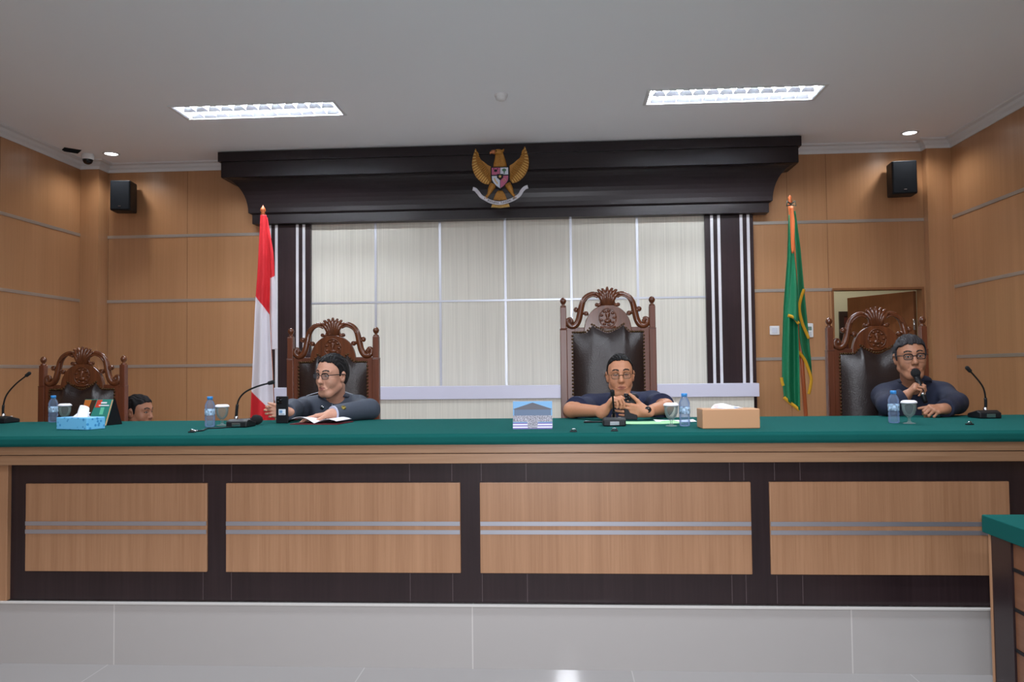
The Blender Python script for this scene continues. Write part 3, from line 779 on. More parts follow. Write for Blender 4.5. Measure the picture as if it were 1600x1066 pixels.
rf = thing('flag', 'red and white flag hanging furled on a pole before the left dark pilaster', 'flag', base)
a, e, d = flagpole((411, 336), (427, 650), rf, base)
stand(rf, e-base)
q = a-base
MB().lathe([(.012, 0), (.02, .008), (.012, .02), (.022, .035), (.02, .05), (.008, .068), (.0, .085)], q, 14).build('finial', 'pole', rf)
def rwmain(x, y):
    if y < 463+(x-399)*27/21: return 0
    if y > 612+(x-393)*1.0: return 0
    return 1
k = sheet([(336, 407, 416), (345, 406.5, 417.5), (431, 402, 422), (463, 399.5, 421.5), (490, 398, 421), (553, 395.5, 424), (608, 393, 426.5), (657, 391, 428.5), (700, 390, 429)], FY-.05, 1.4, .022, .4, base, rwmain, 110, 260)
k.build('cloth', ['red', 'flagwhite'], rf, solid=.003)
k = sheet([(340, 413, 418), (393, 416, 427), (410, 417, 428.2), (431, 418, 429), (518, 417, 433.5), (546, 418, 433.5, 0)], FY+.015, .8, .015, 1.2, base, lambda x, y: 0 if y < 436-(x-420)*.5 else 1, 40, 160)
k.build('cloth_fold', ['red', 'flagwhite'], rf, solid=.003)

base = np.array([at(1259, 650, FY)[0], FY, 0])
gf = thing('flag', 'green flag with yellow fringe hanging furled on an orange pole by the doorway', 'flag', base)
a, e, d = flagpole((1234.5, 318), (1259, 650), gf, base)
stand(gf, e-base)
q = a-base
fin = MB().lathe([(.014, 0), (.02, .01), (.01, .03), (.016, .045), (.0, .07)], q, 12); fin.build('finial', 'pole', gf)
bow = MB()
for s in (-1, 1): bow.tube([q+np.array([0, -.02, -.01]), q+np.array([s*.03, -.03, .012]), q+np.array([s*.035, -.03, -.025]), q+np.array([0, -.02, -.015])], .006, 6)
bow.build('bow', plain('dark_bow', '#2f3527', .6), gf, recalc=False)
k = sheet([(336, 1232.5, 1236), (407, 1230, 1240), (478, 1224.5, 1246), (549, 1222, 1249), (595, 1222, 1250), (622, 1225, 1250.5, 20)], FY-.035, 1.6, .022, 0, base)
k.build('cloth', 'flaggreen', gf, solid=.003)
k = sheet([(330, 1236, 1243), (389, 1238, 1251), (450, 1240, 1256.5), (528, 1243, 1264), (549, 1247, 1266), (575, 1262.5, 1268), (595, 1266.5, 1269), (615, 1263, 1265)], FY+.0, 1.1, .02, 1.0, base)
k.build('cloth_fold', 'flaggreen', gf, solid=.003)
k = sheet([(371, 1236.5, 1238.5), (410, 1234.8, 1243), (442, 1233, 1246), (478, 1231.4, 1247.5), (492, 1230.6, 1248, 13)], FY-.075, .7, .02, .3, base)
k.build('cloth_fold', 'flaggreen', gf, solid=.003)
dk = sheet([(322, 1234, 1239), (345, 1234.5, 1242), (389, 1236.2, 1241.5), (396, 1237, 1239)], FY-.095, .6, .012, .5, base, nu=12, nv=16)
dk.build('sash', plain('orange_sash', '#c2602a', .6), gf, solid=.003)
for pts, dy in (([(1225, 621), (1234, 629), (1242, 635), (1249, 641)], -.045), ([(1231, 493), (1238, 495), (1243, 499), (1248, 506)], -.085), ([(1256.5, 452), (1251, 468), (1249, 484), (1253, 503), (1258, 516), (1264, 529)], -.03), ([(1248, 550), (1257, 562), (1263, 577), (1267.5, 592), (1266, 606), (1263.5, 616)], -.03), ([(1221, 590), (1222, 597), (1224, 603)], -.045)):
    pp = smooth_path([at(x, y, FY+dy)-base for x, y in pts], 6)
    MB().tube(pp, .012, 8, flat=(1, .5, 1)).build('fringe', 'fringe', gf)

# ------------------------------------------------------------------ things on the bench
def desk(px, py): 
    p = onz(px, py, TOP+.0005); p[1] = min(max(p[1], CF+.05), BB-.06); return atx(px, p[1], TOP+.0005)
M['label'] = plain('bottle_label', '#8fa9d6', .4, var=.9, bscale=75)
def bottle(loc, lab):
    t = thing('water_bottle', lab, 'bottle', loc, group='small water bottles')
    pr = [(0, .001), (.022, 0), (.0255, .005), (.026, .03), (.0235, .034), (.026, .038), (.026, .05), (.0237, .054), (.026, .058), (.026, .095), (.0245, .10), (.026, .104), (.025, .115), (.019, .130), (.012, .140), (.0115, .144)]
    MB().lathe(pr+[(0, .144)], n=24).build('bottle_body', 'petbottle', t)
    MB().lathe([(.0262, .06), (.0268, .062), (.0268, .092), (.0262, .094)], n=24).build('label_band', 'label', t)
    MB().lathe([(.0, .158), (.0135, .158), (.0145, .156), (.0145, .142), (.012, .142)], n=20).build('cap', 'bluecap', t)
    return t
bt = bottle(desk(83, 660), 'water bottle with blue cap behind the blue tissue box')
dup(bt, desk(328, 667), 0, 'water bottle with blue cap beside the lying microphone, left of the seated man in grey')
dup(bt, desk(1070, 666), 0, 'water bottle with blue cap next to the tan tissue box')
dup(bt, desk(1397, 661), 0, 'water bottle with blue cap in front of the man holding a microphone')
def goblet(loc, lab):
    t = thing('water_goblet', lab, 'glass', loc, group='covered goblets')
    MB().lathe([(0, .0), (.028, 0), (.029, .002), (.012, .006), (.006, .012), (.0055, .026), (.012, .033), (.024, .045), (.031, .065), (.033, .085), (.034, .100), (.0325, .100), (.0315, .085), (.0292, .066), (.022, .047), (.010, .036), (0, .034)], n=28).build('glass', 'glass', t)
    MB().lathe([(.0, .1125), (.026, .112), (.034, .108), (.0375, .102), (.0375, .098), (.0345, .098)], n=28).build('paper_cover', 'paper', t)
    return t
gb = goblet(desk(101, 661), 'goblet with white cover standing behind the blue tissue box')
dup(gb, desk(347, 665), 0, 'goblet with white cover beside the goosenecked microphone left of the man in grey')
dup(gb, desk(1049, 666), 0, 'goblet with pale cover by the elbow of the man in short sleeves')
dup(gb, desk(1421, 662), 0, 'goblet with white cover in front of the man holding a microphone')
# tissue boxes
def tissue_box(loc, rz, w_, d_, h_, mat, lab, name='tissue_box'):
    t = thing(name, lab, 'tissue box', loc, rz)
    MB().box(-w_/2, w_/2, -d_/2, d_/2, 0, h_).build('box', mat, t, bevel=.004)
    MB().lathe([(.0, h_+.0006), (.05, h_+.0006)], n=20).build('slot', plain('slot_film', '#d9e2ee', .4), t)
    return t
def spots():
    m, nt, b = newmat('blue_patterned_card')
    tc = nt.nodes.new('ShaderNodeTexCoord'); v = nt.nodes.new('ShaderNodeTexVoronoi'); v.inputs['Scale'].default_value = 38
    r = nt.nodes.new('ShaderNodeValToRGB'); r.color_ramp.elements[0].position = .22; r.color_ramp.elements[0].color = lin('#3f93cf'); r.color_ramp.elements[1].position = .30; r.color_ramp.elements[1].color = lin('#74c3f0')
    nt.links.new(tc.outputs['Object'], v.inputs[0]); nt.links.new(v.outputs['Distance'], r.inputs[0]); nt.links.new(r.outputs[0], b.inputs['Base Color']); b.inputs['Roughness'].default_value = .4
    return m
p = desk(115, 672)
tb = tissue_box((p[0], p[1]+.06, TOP+.0005), math.radians(-18), .215, .11, .062, spots(), 'light blue patterned tissue box with a white tissue at the left end')
def tuft(parent, w_, h_, z0, lean):
    def f(u, v):
        x = (u-.5)*w_*(1-.35*v)+lean*v; y = .018*math.sin(u*9+v*3)*(1-.3*v)+.012*(v-.5)
        return (x, y, z0-.004+h_*v*(.75+.3*math.sin(u*4.1+.6)))
    MB().grid(f, 18, 10).build('tissue', 'tissue', parent, solid=.0015)
tuft(tb, .125, .062, .062, .03)
p = desk(1142, 670)
tb2 = tissue_box((p[0], p[1]+.06, TOP+.0005), math.radians(2), .262, .125, .09, plain('tan_card', '#bf9069', .5), 'plain tan tissue box with a white tissue on the bench')
tuft(tb2, .16, .026, .09, -.005)
# desk calendar
p = desk(150, 667)
cal = thing('desk_calendar', 'desk calendar with colourful page and black stand behind the blue tissue box', 'calendar', (p[0]-.093, p[1]+.12, TOP+.0005), math.radians(-14))
cw, chh = .20, .145
fy = lambda a, b, d: (a, .0+b*.34+d, b*.97)
MB().prism([(-cw/2, 0), (cw/2, 0), (cw/2, chh), (-cw/2, chh)], fy, 0, .003).build('front_board', 'black', cal)
MB().prism([(-cw/2, 0), (cw/2, 0), (cw/2, chh), (-cw/2, chh)], lambda a, b, d: (a, .105-b*.34+d, b*.97), 0, .003).build('back_board', 'black', cal)
MB().box(-cw/2, cw/2, 0, .105, 0, .002).build('base_board', 'black', cal)
for s in (-1, 1): MB().prism([(0, 0), (.105, 0), (.055, chh*.95)], lambda a, b, d: (s*(cw/2-.001)+d, a, b), -.001, .001).build('side', 'black', cal)
pg = MB().prism([(-cw/2, .0), (cw/2-.003, .0), (cw/2-.003, chh), (-cw/2, chh)], fy, -.003, 0).build('page', plain('calendar_teal', '#2c8478', .5), cal)
def pic(poly, m, d=-.0045): MB().prism(poly, fy, d, d+.001).build('print', m, pg)
pic([(-.098, .06), (-.045, .05), (-.03, .142), (-.098, .142)], plain('print_orange', '#bd6a2a', .5))
pic([(-.06, .06), (-.03, .05), (-.015, .142), (-.05, .142)], plain('print_brown', '#3d2718', .5), -.005)
pic([(-.015, .10), (.02, .10), (.025, .142), (-.01, .142)], plain('print_red', '#cf4534', .5))
pic([(.02, .122), (.06, .122), (.06, .130), (.02, .130)], 'paper', -.005); pic([(.01, .108), (.08, .108), (.08, .114), (.01, .114)], 'paper', -.005)
pic([(.028, .06), (.052, .06), (.052, .10), (.028, .10)], plain('print_green', '#67c4a2', .5)); pic([(.09, 0), (.097, 0), (.097, .142), (.09, .142)], plain('print_peach', '#dba476', .5))
pic([(.01, .03), (.07, .03), (.07, .045), (.01, .045)], plain('print_lime', '#78b55f', .5)); pic([(-.098, 0), (.0, 0), (.0, .03), (-.098, .03)], plain('print_navy', '#23384c', .5))
# photo card
p = desk(832, 671)
pc = thing('photo_card', 'upright card printed with a pavilion and a group of people under blue sky', 'photo card', (p[0], p[1]+.02, TOP+.0005))
cw, chh = .186, .132
fy = lambda a, b, d: (a, b*.2+d, b*.98)
cd = MB().prism([(-cw/2, 0), (cw/2, 0), (cw/2, chh), (-cw/2, chh)], fy, 0, .002).build('card', 'paper', pc)
MB().prism([(-cw/2, 0), (cw/2, 0), (cw/2, chh), (-cw/2, chh)], lambda a, b, d: (a, .1-b*.37+d, b*.98), 0, .002).build('back_flap', 'paper', pc)
def pic2(poly, m, d=-.001): MB().prism(poly, fy, d, d+.0008).build('print', m, cd)
h2 = cw/2
pic2([(-h2, .03), (h2, .03), (h2, chh), (-h2, chh)], plain('print_sky', '#5f97c2', .4))
pic2([(-h2, .095), (0, .126), (h2, .095), (h2-.008, .092), (-h2+.008, .092)], plain('print_roof', '#3a3a46', .4), -.0018)
pic2([(-h2+.006, .045), (h2-.006, .045), (h2-.006, .092), (-h2+.006, .092)], plain('print_hall', '#3e5674', .4), -.0018)
M['crowd'] = plain('print_crowd', '#8c8a94', .5, var=.9, bscale=220)
pic2([(-h2, .034), (h2, .034), (h2, .064), (-h2, .064)], 'crowd', -.0025)
for k, c_ in enumerate(('#6d5f9e', '#d9d6e8', '#6d5f9e', '#d9d6e8', '#6d5f9e')): pic2([(-h2, .006*k), (h2, .006*k), (h2, .006*k+.006), (-h2, .006*k+.006)], plain('print_stripe', c_, .5), -.0018)
pic2([(-.022, .004), (.022, .004), (.026, .04), (-.026, .04)], 'crowd', -.0032)
# gooseneck microphones
def desk_mic(px, py, path, Yoff, lab, rz=0):
    p = desk(px, py); t = thing('gooseneck_microphone', lab, 'microphone', p, 0, group='gooseneck microphones')
    b = MB().prism([(-.065, 0), (.065, 0), (.065, .022), (-.03, .042), (-.065, .03)], lambda a, c_, d: (d, a, c_), -.055, .055).build('base', 'black', t, bevel=.006)
    MB().box(-.022, .022, -.068, -.06, .006, .024).build('badge_plate', 'chrome', b); MB().lathe([(.0, .04), (.009, .04), (.011, .036)], (.03, .02, 0), 12).build('talk_button', 'chrome', b)
    Y0 = p[1]+.03
    P = [at(a, c_, Y0+Yoff*k/(len(path)-1))-p for k, (a, c_) in enumerate(path)]
    root_ = np.array([P[0][0], P[0][1], .03]); P = [root_]+P[1:]
    sp = smooth_path(P, 6)
    n_ = len(sp); i1 = max(2, int(n_*.3))
    MB().tube(sp[:i1+1], .0075, 10).build('lower_neck', 'black', t)
    MB().tube(sp[i1:], .0045, 8).build('neck', 'black', t)
    dd = sp[-1]-sp[-3]; dd /= np.linalg.norm(dd)
    MB().tube([sp[-1]-dd*.02, sp[-1]-dd*.015, sp[-1]+dd*.012, sp[-1]+dd*.018], [.006, .010, .0105, .006], 12).build('capsule', 'rubber', t)
    MB().lathe([(.011, .028), (.011, .05), (.008, .054)], (root_[0], root_[1], 0), 12).build('collar', 'chrome', t)
    return t
desk_mic(6, 661, [(5, 652), (5, 636), (10, 618), (24, 601), (44, 585)], -.02, 'gooseneck microphone at the far left end of the bench')
desk_mic(377, 667, [(369, 655), (370, 640), (373, 625), (383, 613), (402, 604), (424, 598)], -.02, 'gooseneck microphone beside the phone, bent towards the man in grey')
desk_mic(959, 665, [(959, 655), (959, 640), (958, 627), (957, 614)], -.12, 'gooseneck microphone standing upright in front of the man in short sleeves')
desk_mic(1538, 653, [(1540, 645), (1540, 625), (1537, 608), (1529, 595), (1513, 577)], -.02, 'gooseneck microphone at the right end of the bench')
# handheld microphone lying, with cable
p = desk(404, 664)
hm = thing('handheld_microphone', 'black handheld microphone lying on the green cloth beside the phone', 'microphone', (p[0]-.05, p[1]+.02, TOP+.001))
MB().tube([(-.12, .02, .017), (-.03, .004, .019), (.015, -.003, .021)], [.012, .014, .017], 14).build('handle', 'black', hm)
MB().tube([(.012, -.002, .024), (.02, -.004, .0255), (.032, -.006, .0265), (.05, -.008, .0262), (.062, -.009, .026), (.068, -.010, .026)], [.018, .0255, .0268, .024, .016, .004], 16).build('grille_ball', 'rubber', hm)
p0 = desk(366, 668); 
cb = smooth_path([desk(366, 668), desk(345, 670), desk(324, 671), desk(317, 674), desk(309, 675)], 6); cb = [c_-p0+np.array([0, 0, .004]) for c_ in cb]
ck = thing('microphone_cable', 'thin black cable with a plug lying on the green cloth near the left bottle', 'cable', p0)
MB().tube(cb, .0032, 8).build('cord', 'black', ck); MB().tube([cb[-1], cb[-1]+np.array([-.035, .0, .002])], .0055, 10).build('plug', 'chrome', ck)
for (px, py, lab) in ((300, 676, 'small dark cable clip at the cloth edge left of the cable plug'), (896, 677, 'small dark cable clip on the cloth left of the middle microphone'), (960, 674, 'small dark cable clip on the cloth in front of the middle microphone'), (1515, 664, 'small dark cable clip on the cloth near the right end of the bench')):
    p = desk(px, py); t = thing('cable_clip', lab, 'clip', p, 0, 'cable clips')
    MB().box(-.016, .016, -.01, .01, 0, .006).build('clip_base', 'black', t, bevel=.002); MB().tube([(-.01, 0, .004), (-.004, -.002, .014), (.006, 0, .013), (.012, .003, .004)], .003, 8).build('clip_loop', 'chrome', t)
# pen, papers, book
p = desk(930, 661)
pn_ = thing('pen', 'dark pen lying on the green cloth left of the middle microphone', 'pen', p, math.radians(12))
MB().tube([(-.06, 0, .005), (.05, 0, .005), (.06, 0, .005), (.066, 0, .005)], [.0045, .0045, .003, .001], 10).build('barrel', 'black', pn_); MB().tube([(-.055, 0, .0105), (-.02, 0, .0105)], .0015, 6).build('pocket_clip', 'chrome', pn_)
M['greenpaper'] = plain('pale_green_paper', '#9fd4a0', .8); M['redcover'] = plain('red_cover', '#6d1c26', .5)
p = desk(1018, 663)
def flat_sheet(name, lab, cat, loc, rz, w_, d_, mat, curl=.0, z0=.001, group=None):
    t = MB().grid(lambda u, v: ((u-.5)*w_, (v-.5)*d_, z0+curl*(abs(2*u-1)**3)*(.6+.4*v)), 16, 6).build(name, mat, None, solid=.0012)
    t.location = tuple(loc); t.rotation_euler = (0, 0, rz); tag(t, lab, cat, group); return t
flat_sheet('paper_sheet', 'pale green paper sheet under the hands of the man in short sleeves', 'paper', (p[0], p[1]+.10, TOP), .1, .30, .2, 'greenpaper', .004, .0015)
p = desk(1080, 660)
flat_sheet('paper_sheet', 'white paper sheet lying behind the goblet next to the tan tissue box', 'paper', (p[0]-.07, p[1]+.10, TOP), -.05, .21, .16, 'paper', .004, .001)
p = desk(493, 664)
bk_ = thing('open_folder', 'open dark red folder with white pages before the man in grey', 'folder', (p[0], p[1]+.12, TOP+.001), math.radians(-8))
MB().box(-.0, .135, -.11, .11, 0, .004).build('cover', 'redcover', bk_); MB().box(-.135, -.0, -.11, .11, 0, .004).build('cover', 'redcover', bk_)
MB().grid(lambda u, v: (-.13*u, (v-.5)*.2, .006+.034*math.sin(u*2.4)*(.55+.45*(1-v))), 12, 6).build('page', 'paper', bk_, solid=.001)
MB().grid(lambda u, v: (.128*u, (v-.5)*.2, .006+.022*math.sin(u*2.6)), 12, 6).build('page', 'paper', bk_, solid=.001)
yl = MB().box(-.03, .03, .085, .10, .042, .0445).build('note', plain('yellow_note', '#d8d58a', .7), bk_)
# phone standing
p = desk(439, 662)
def phone(t, h_=.148, w_=.071, th=.009):
    MB().box(-w_/2, w_/2, -th/2, th/2, 0, h_).build('body', 'black', t, bevel=.004, segs=3)
    MB().box(-w_/2+.003, w_/2-.003, th/2, th/2+.0006, .003, h_-.003).build('screen', 'black_gloss', t)
    b = MB().box(-w_/2+.005, -w_/2+.038, -th/2-.0025, -th/2+.001, h_-.04, h_-.006).build('camera_bump', 'black_gloss', t, bevel=.003)
    for (a, c_) in ((.013, .014), (.013, .031), (.03, .022)): MB().lathe([(0, .004), (.0065, .004), (.0072, .0)], (-w_/2+a, -th/2-.002, h_-c_), 14, axis=(0, -1, 0)).build('lens', 'black_gloss', b)
ph = thing('smartphone', 'black smartphone with a white sticker held upright on the bench by the man in grey', 'phone', (p[0], p[1]+.02, TOP+.001), math.radians(-6))
phone(ph)
stk = MB().box(-.018, .022, -.0062, -.0044, .045, .077).build('sticker', plain('sticker_white', '#d6dde6', .5), ph)
MB().box(-.014, .004, -.0068, -.006, .056, .071).build('print', plain('sticker_blue', '#6d93b8', .5), stk); MB().box(-.014, .018, -.0068, -.006, .049, .052).build('print', plain('sticker_dark', '#59646e', .5), stk)
PHONE_A = np.array([p[0], p[1]+.02, TOP])
# ------------------------------------------------------------------ people: smooth implicit bodies meshed as one surface
V3 = lambda *a: np.array(a, float)
def unit(v): return v/np.linalg.norm(v)
class Field:
    def __init__(s, lo, hi, h):
        s.lo = np.array(lo, float); s.h = h
        s.n = np.ceil((np.array(hi)-s.lo)/h).astype(int)+1
        s.f = np.full(s.n, 9.0, np.float32)
        s.ax = [s.lo[i]+h*np.arange(s.n[i]) for i in range(3)]
    def win(s, lo, hi):
        a = np.clip(np.floor((np.array(lo)-s.lo)/s.h).astype(int), 0, s.n); b = np.clip(np.ceil((np.array(hi)-s.lo)/s.h).astype(int)+1, 0, s.n)
        if (b <= a).any(): return None
        sl = tuple(slice(a[i], b[i]) for i in range(3))
        g = [s.ax[i][sl[i]].astype(np.float32).reshape([-1 if j == i else 1 for j in range(3)]) for i in range(3)]
        return sl, g
    def op(s, sdf, lo, hi, k, mode=1):
        m = 0.012+k; w_ = s.win(np.array(lo)-m, np.array(hi)+m)
        if w_ is None: return s
        sl, g = w_; d = sdf(*g); a = s.f[sl]
        if mode > 0:
            h = np.maximum(k-np.abs(a-d), 0)/max(k, 1e-6); s.f[sl] = np.minimum(a, d)-h*h*k*.25
        else:
            h = np.maximum(k-np.abs(a+d), 0)/max(k, 1e-6); s.f[sl] = np.maximum(a, -d)+h*h*k*.25
        return s
    def rc(s, a, b, ra, rb, k=.01, mode=1):
        a = np.array(a, float); b = np.array(b, float); ba = b-a; L2 = max(ba@ba, 1e-9)
        def f(x, y, z):
            t = np.clip(((x-a[0])*ba[0]+(y-a[1])*ba[1]+(z-a[2])*ba[2])/L2, 0, 1)
            return np.sqrt((x-a[0]-t*ba[0])**2+(y-a[1]-t*ba[1])**2+(z-a[2]-t*ba[2])**2)-(ra+(rb-ra)*t)
        r = max(ra, rb); return s.op(f, np.minimum(a, b)-r, np.maximum(a, b)+r, k, mode)
    def el(s, c, r, A=np.eye(3), k=.01, mode=1):
        c = np.array(c, float); r = np.array(r, float); A = np.array(A, float)
        def f(x, y, z):
            X, Y, Z = x-c[0], y-c[1], z-c[2]
            q = [(X*A[i][0]+Y*A[i][1]+Z*A[i][2])/r[i] for i in range(3)]
            k0 = np.sqrt(q[0]**2+q[1]**2+q[2]**2); k1 = np.sqrt((q[0]/r[0])**2+(q[1]/r[1])**2+(q[2]/r[2])**2)+1e-9
            return k0*(k0-1)/k1
        m = r.max(); return s.op(f, c-m, c+m, k, mode)
    def cut(s, c, d, R=.12):                       # remove what lies beyond a plane, near c
        c = np.array(c, float); d = unit(np.array(d, float)); q = c+d*R*.8
        def f(x, y, z):
            pl = -((x-c[0])*d[0]+(y-c[1])*d[1]+(z-c[2])*d[2])
            sp = np.sqrt((x-q[0])**2+(y-q[1])**2+(z-q[2])**2)-R
            return np.maximum(pl, sp)
        return s.op(f, q-R, q+R, .002, -1)
    def nets(s):
        f = s.f; ins = f < 0
        nx, ny, nz = f.shape
        cnt = np.zeros((nx-1, ny-1, nz-1), np.uint8)
        for i in (0, 1):
            for j in (0, 1):
                for k in (0, 1): cnt += ins[i:nx-1+i, j:ny-1+j, k:nz-1+k]
        ids = np.argwhere((cnt > 0) & (cnt < 8))
        idx = np.full(cnt.shape, -1, np.int32); idx[tuple(ids.T)] = np.arange(len(ids))
        acc = np.zeros((len(ids), 3)); c = np.zeros(len(ids))
        cor = [np.array((i, j, k)) for i in (0, 1) for j in (0, 1) for k in (0, 1)]
        val = {tuple(o): f[tuple((ids+o).T)] for o in cor}
        for a in cor:
            for ax in range(3):
                if a[ax]: continue
                b = a.copy(); b[ax] = 1
                fa, fb = val[tuple(a)], val[tuple(b)]; m = (fa < 0) != (fb < 0)
                t = fa[m]/(fa[m]-fb[m]); p = np.tile(a.astype(float), (m.sum(), 1)); p[:, ax] += t
                acc[m] += p; c[m] += 1
        v = s.lo+s.h*(ids+acc/c[:, None])
        Q = []
        for ax in range(3):
            o1, o2 = [(1, 2), (2, 0), (0, 1)][ax]
            sa = [slice(None)]*3; sb = [slice(None)]*3; sa[ax] = slice(0, -1); sb[ax] = slice(1, None)
            A_, B_ = ins[tuple(sa)], ins[tuple(sb)]
            e = np.argwhere(A_ != B_)
            e = e[(e[:, o1] > 0) & (e[:, o2] > 0) & (e[:, o1] < f.shape[o1]-1) & (e[:, o2] < f.shape[o2]-1)]
            fl_ = A_[tuple(e.T)]
            def cell(d1, d2):
                q = e.copy(); q[:, o1] += d1; q[:, o2] += d2; return idx[tuple(q.T)]
            q = np.stack([cell(-1, -1), cell(0, -1), cell(0, 0), cell(-1, 0)], 1)
            q[~fl_] = q[~fl_][:, ::-1]; Q.append(q)
        return v, np.concatenate(Q)
def relax(v, q, it, lam=.5):
    for _ in range(it):
        acc = np.zeros_like(v); c = np.zeros(len(v))
        for a, b in ((0, 1), (1, 2), (2, 3), (3, 0)):
            np.add.at(acc, q[:, a], v[q[:, b]]); np.add.at(acc, q[:, b], v[q[:, a]])
            np.add.at(c, q[:, a], 1); np.add.at(c, q[:, b], 1)
        v = v+lam*(acc/np.maximum(c, 1)[:, None]-v)
    return v
def vnorm(v, q):
    n = np.cross(v[q[:, 2]]-v[q[:, 0]], v[q[:, 3]]-v[q[:, 1]]); vn = np.zeros_like(v)
    for i in range(4): np.add.at(vn, q[:, i], n)
    return vn/(np.linalg.norm(vn, axis=1, keepdims=True)+1e-12)
def netmesh(name, v, q, mats, parent, base, mi=None):
    v = v-base
    me = bpy.data.meshes.new(name); me.vertices.add(len(v)); me.vertices.foreach_set('co', v.astype(np.float32).ravel())
    me.loops.add(len(q)*4); me.loops.foreach_set('vertex_index', q.astype(np.int32).ravel())
    me.polygons.add(len(q)); me.polygons.foreach_set('loop_start', np.arange(0, len(q)*4, 4, dtype=np.int32))
    me.update(calc_edges=True); me.validate()
    for m in mats: me.materials.append(M[m] if isinstance(m, str) else m)
    me.polygons.foreach_set('use_smooth', np.ones(len(me.polygons), bool))
    if mi is not None and len(me.polygons) == len(q): me.polygons.foreach_set('material_index', mi.astype(np.int32))
    me.update(); return link(name, me, parent)
def wrinkle(v, n, amp, f=26, seed=0):
    r = np.random.default_rng(seed); d = np.zeros(len(v))
    for i in range(7):
        k = r.normal(size=3); k = k/np.linalg.norm(k)*f*(.6+1.2*r.random()); w_ = r.normal(size=3)*9
        d += np.sin(v@k+r.random()*6+1.5*np.sin(v@w_))/(1+i*.25)
    return v+n*(amp*d/2.4)[:, None]

def head_axes(yaw, pitch, roll):
    y, p = math.radians(yaw), math.radians(pitch)
    f0 = V3(math.sin(y), -math.cos(y), 0); f = math.cos(p)*f0-math.sin(p)*V3(0, 0, 1); u = math.sin(p)*f0+math.cos(p)*V3(0, 0, 1); s_ = np.cross(u, f)
    r = math.radians(roll); s2 = math.cos(r)*s_+math.sin(r)*u; u2 = -math.sin(r)*s_+math.cos(r)*u
    return np.array([s2, f, u2])
def add_head(F, c, A, sc=1.0, wide=1.0, jaw=1.0, chin=1.0):
    W = lambda *q: c+np.array(q)*sc*V3(wide, 1, 1)@A
    e = lambda q, r, k=.012, m=1, AA=A: F.el(W(*q), np.array(r)*sc*V3(wide, 1, 1), AA, k*sc, m)
    r = lambda a, b, ra, rb, k=.01, m=1: F.rc(W(*a), W(*b), ra*sc, rb*sc, k*sc, m)
    e((0, -.008, .032), (.075, .090, .092)); e((0, .03, .03), (.068, .062, .078), .03)
    e((0, .022, -.04), (.062*jaw, .064, .072), .03); r((-.022, .062, -.094), (.022, .062, -.094), .021*chin, .021*chin, .03)
    for s in (-1, 1):
        e((s*.040, .058, -.028), (.026, .026, .030), .025)                       # cheek
        r((s*.058*jaw, .0, -.055), (s*.024, .055, -.100), .016, .014, .03)          # jaw line
        r((s*.012, .088, .034), (s*.046, .072, .033), .010, .009, .014)            # brow ridge
        e((s*.080, -.006, .0), (.010, .020, .034), .010); e((s*.086, -.010, .012), (.007, .014, .018), .006)
        e((s*.086, .0, -.0), (.005, .008, .014), .004, -1)
    for s in (-1, 1):
        e((s*.032, .098, .010), (.019, .017, .014), .010, -1)                      # socket
    for s in (-1, 1): e((s*.032, .0745, .011), (.0145, .0145, .0125), .004)          # closed lids over the eye
    r((0, .086, .028), (0, .104, -.022), .0095, .0125, .012); e((0, .108, -.026), (.0125, .0125, .011), .008)
    for s in (-1, 1): e((s*.013, .097, -.029), (.0095, .011, .009), .006); 
    for s in (-1, 1): e((s*.007, .105, -.038), (.004, .005, .004), .002, -1)
    e((0, .078, -.060), (.034, .017, .024), .018)
    r((-.020, .085, -.0585), (0, .0925, -.056), .0055, .0068, .006); r((.020, .085, -.0585), (0, .0925, -.056), .0055, .0068, .006)
    r((-.016, .086, -.0695), (.016, .086, -.0695), .0068, .0068, .007)
    r((-.024, .092, -.0635), (.024, .092, -.0635), .0016, .0016, .003, -1)
    for s in (-1, 1): r((s*.021, .098, -.028), (s*.033, .086, -.058), .0018, .0014, .010, -1)   # smile fold
def face_mats(v, q, c, A, sc=1.0, wide=1.0, eye=.0042, look=0.0):
    l = (v-c)@A.T/(sc*V3(wide, 1, 1)); p = l[q].mean(1); mi = np.zeros(len(q), int)
    x, y, z = p.T; ax = np.abs(x)
    fr = y > .045
    mi[fr & (ax < .026) & (((z > -.0655) & (z < -.0655+.0135*(1-(ax/.027)**2))) | ((z <= -.0615) & (z > -.0615-.0150*(1-(ax/.025)**2)))) & (y > .076)] = 1
    br = .0345+.006*np.sin(np.clip((ax-.012)/.042, 0, 1)*PI)
    mi[fr & (ax > .013) & (ax < .052) & (np.abs(z-br) < .0042)] = 2
    ex = (ax-.032)/.0155; op = eye*(1-ex**2); zc = .0095
    ey = fr & (np.abs(ex) < 1) & (z > zc-op) & (z < zc+op) & (y > .06); mi[ey] = 3
    mi[ey & (np.hypot(x-np.sign(x)*.032-look, z-zc) < .0056)] = 4
    mi[fr & (np.abs(ex) < 1.08) & (y > .06) & (np.abs(z-(zc+eye*np.maximum(0, 1-ex**2))) < .0017)] = 4
    return mi
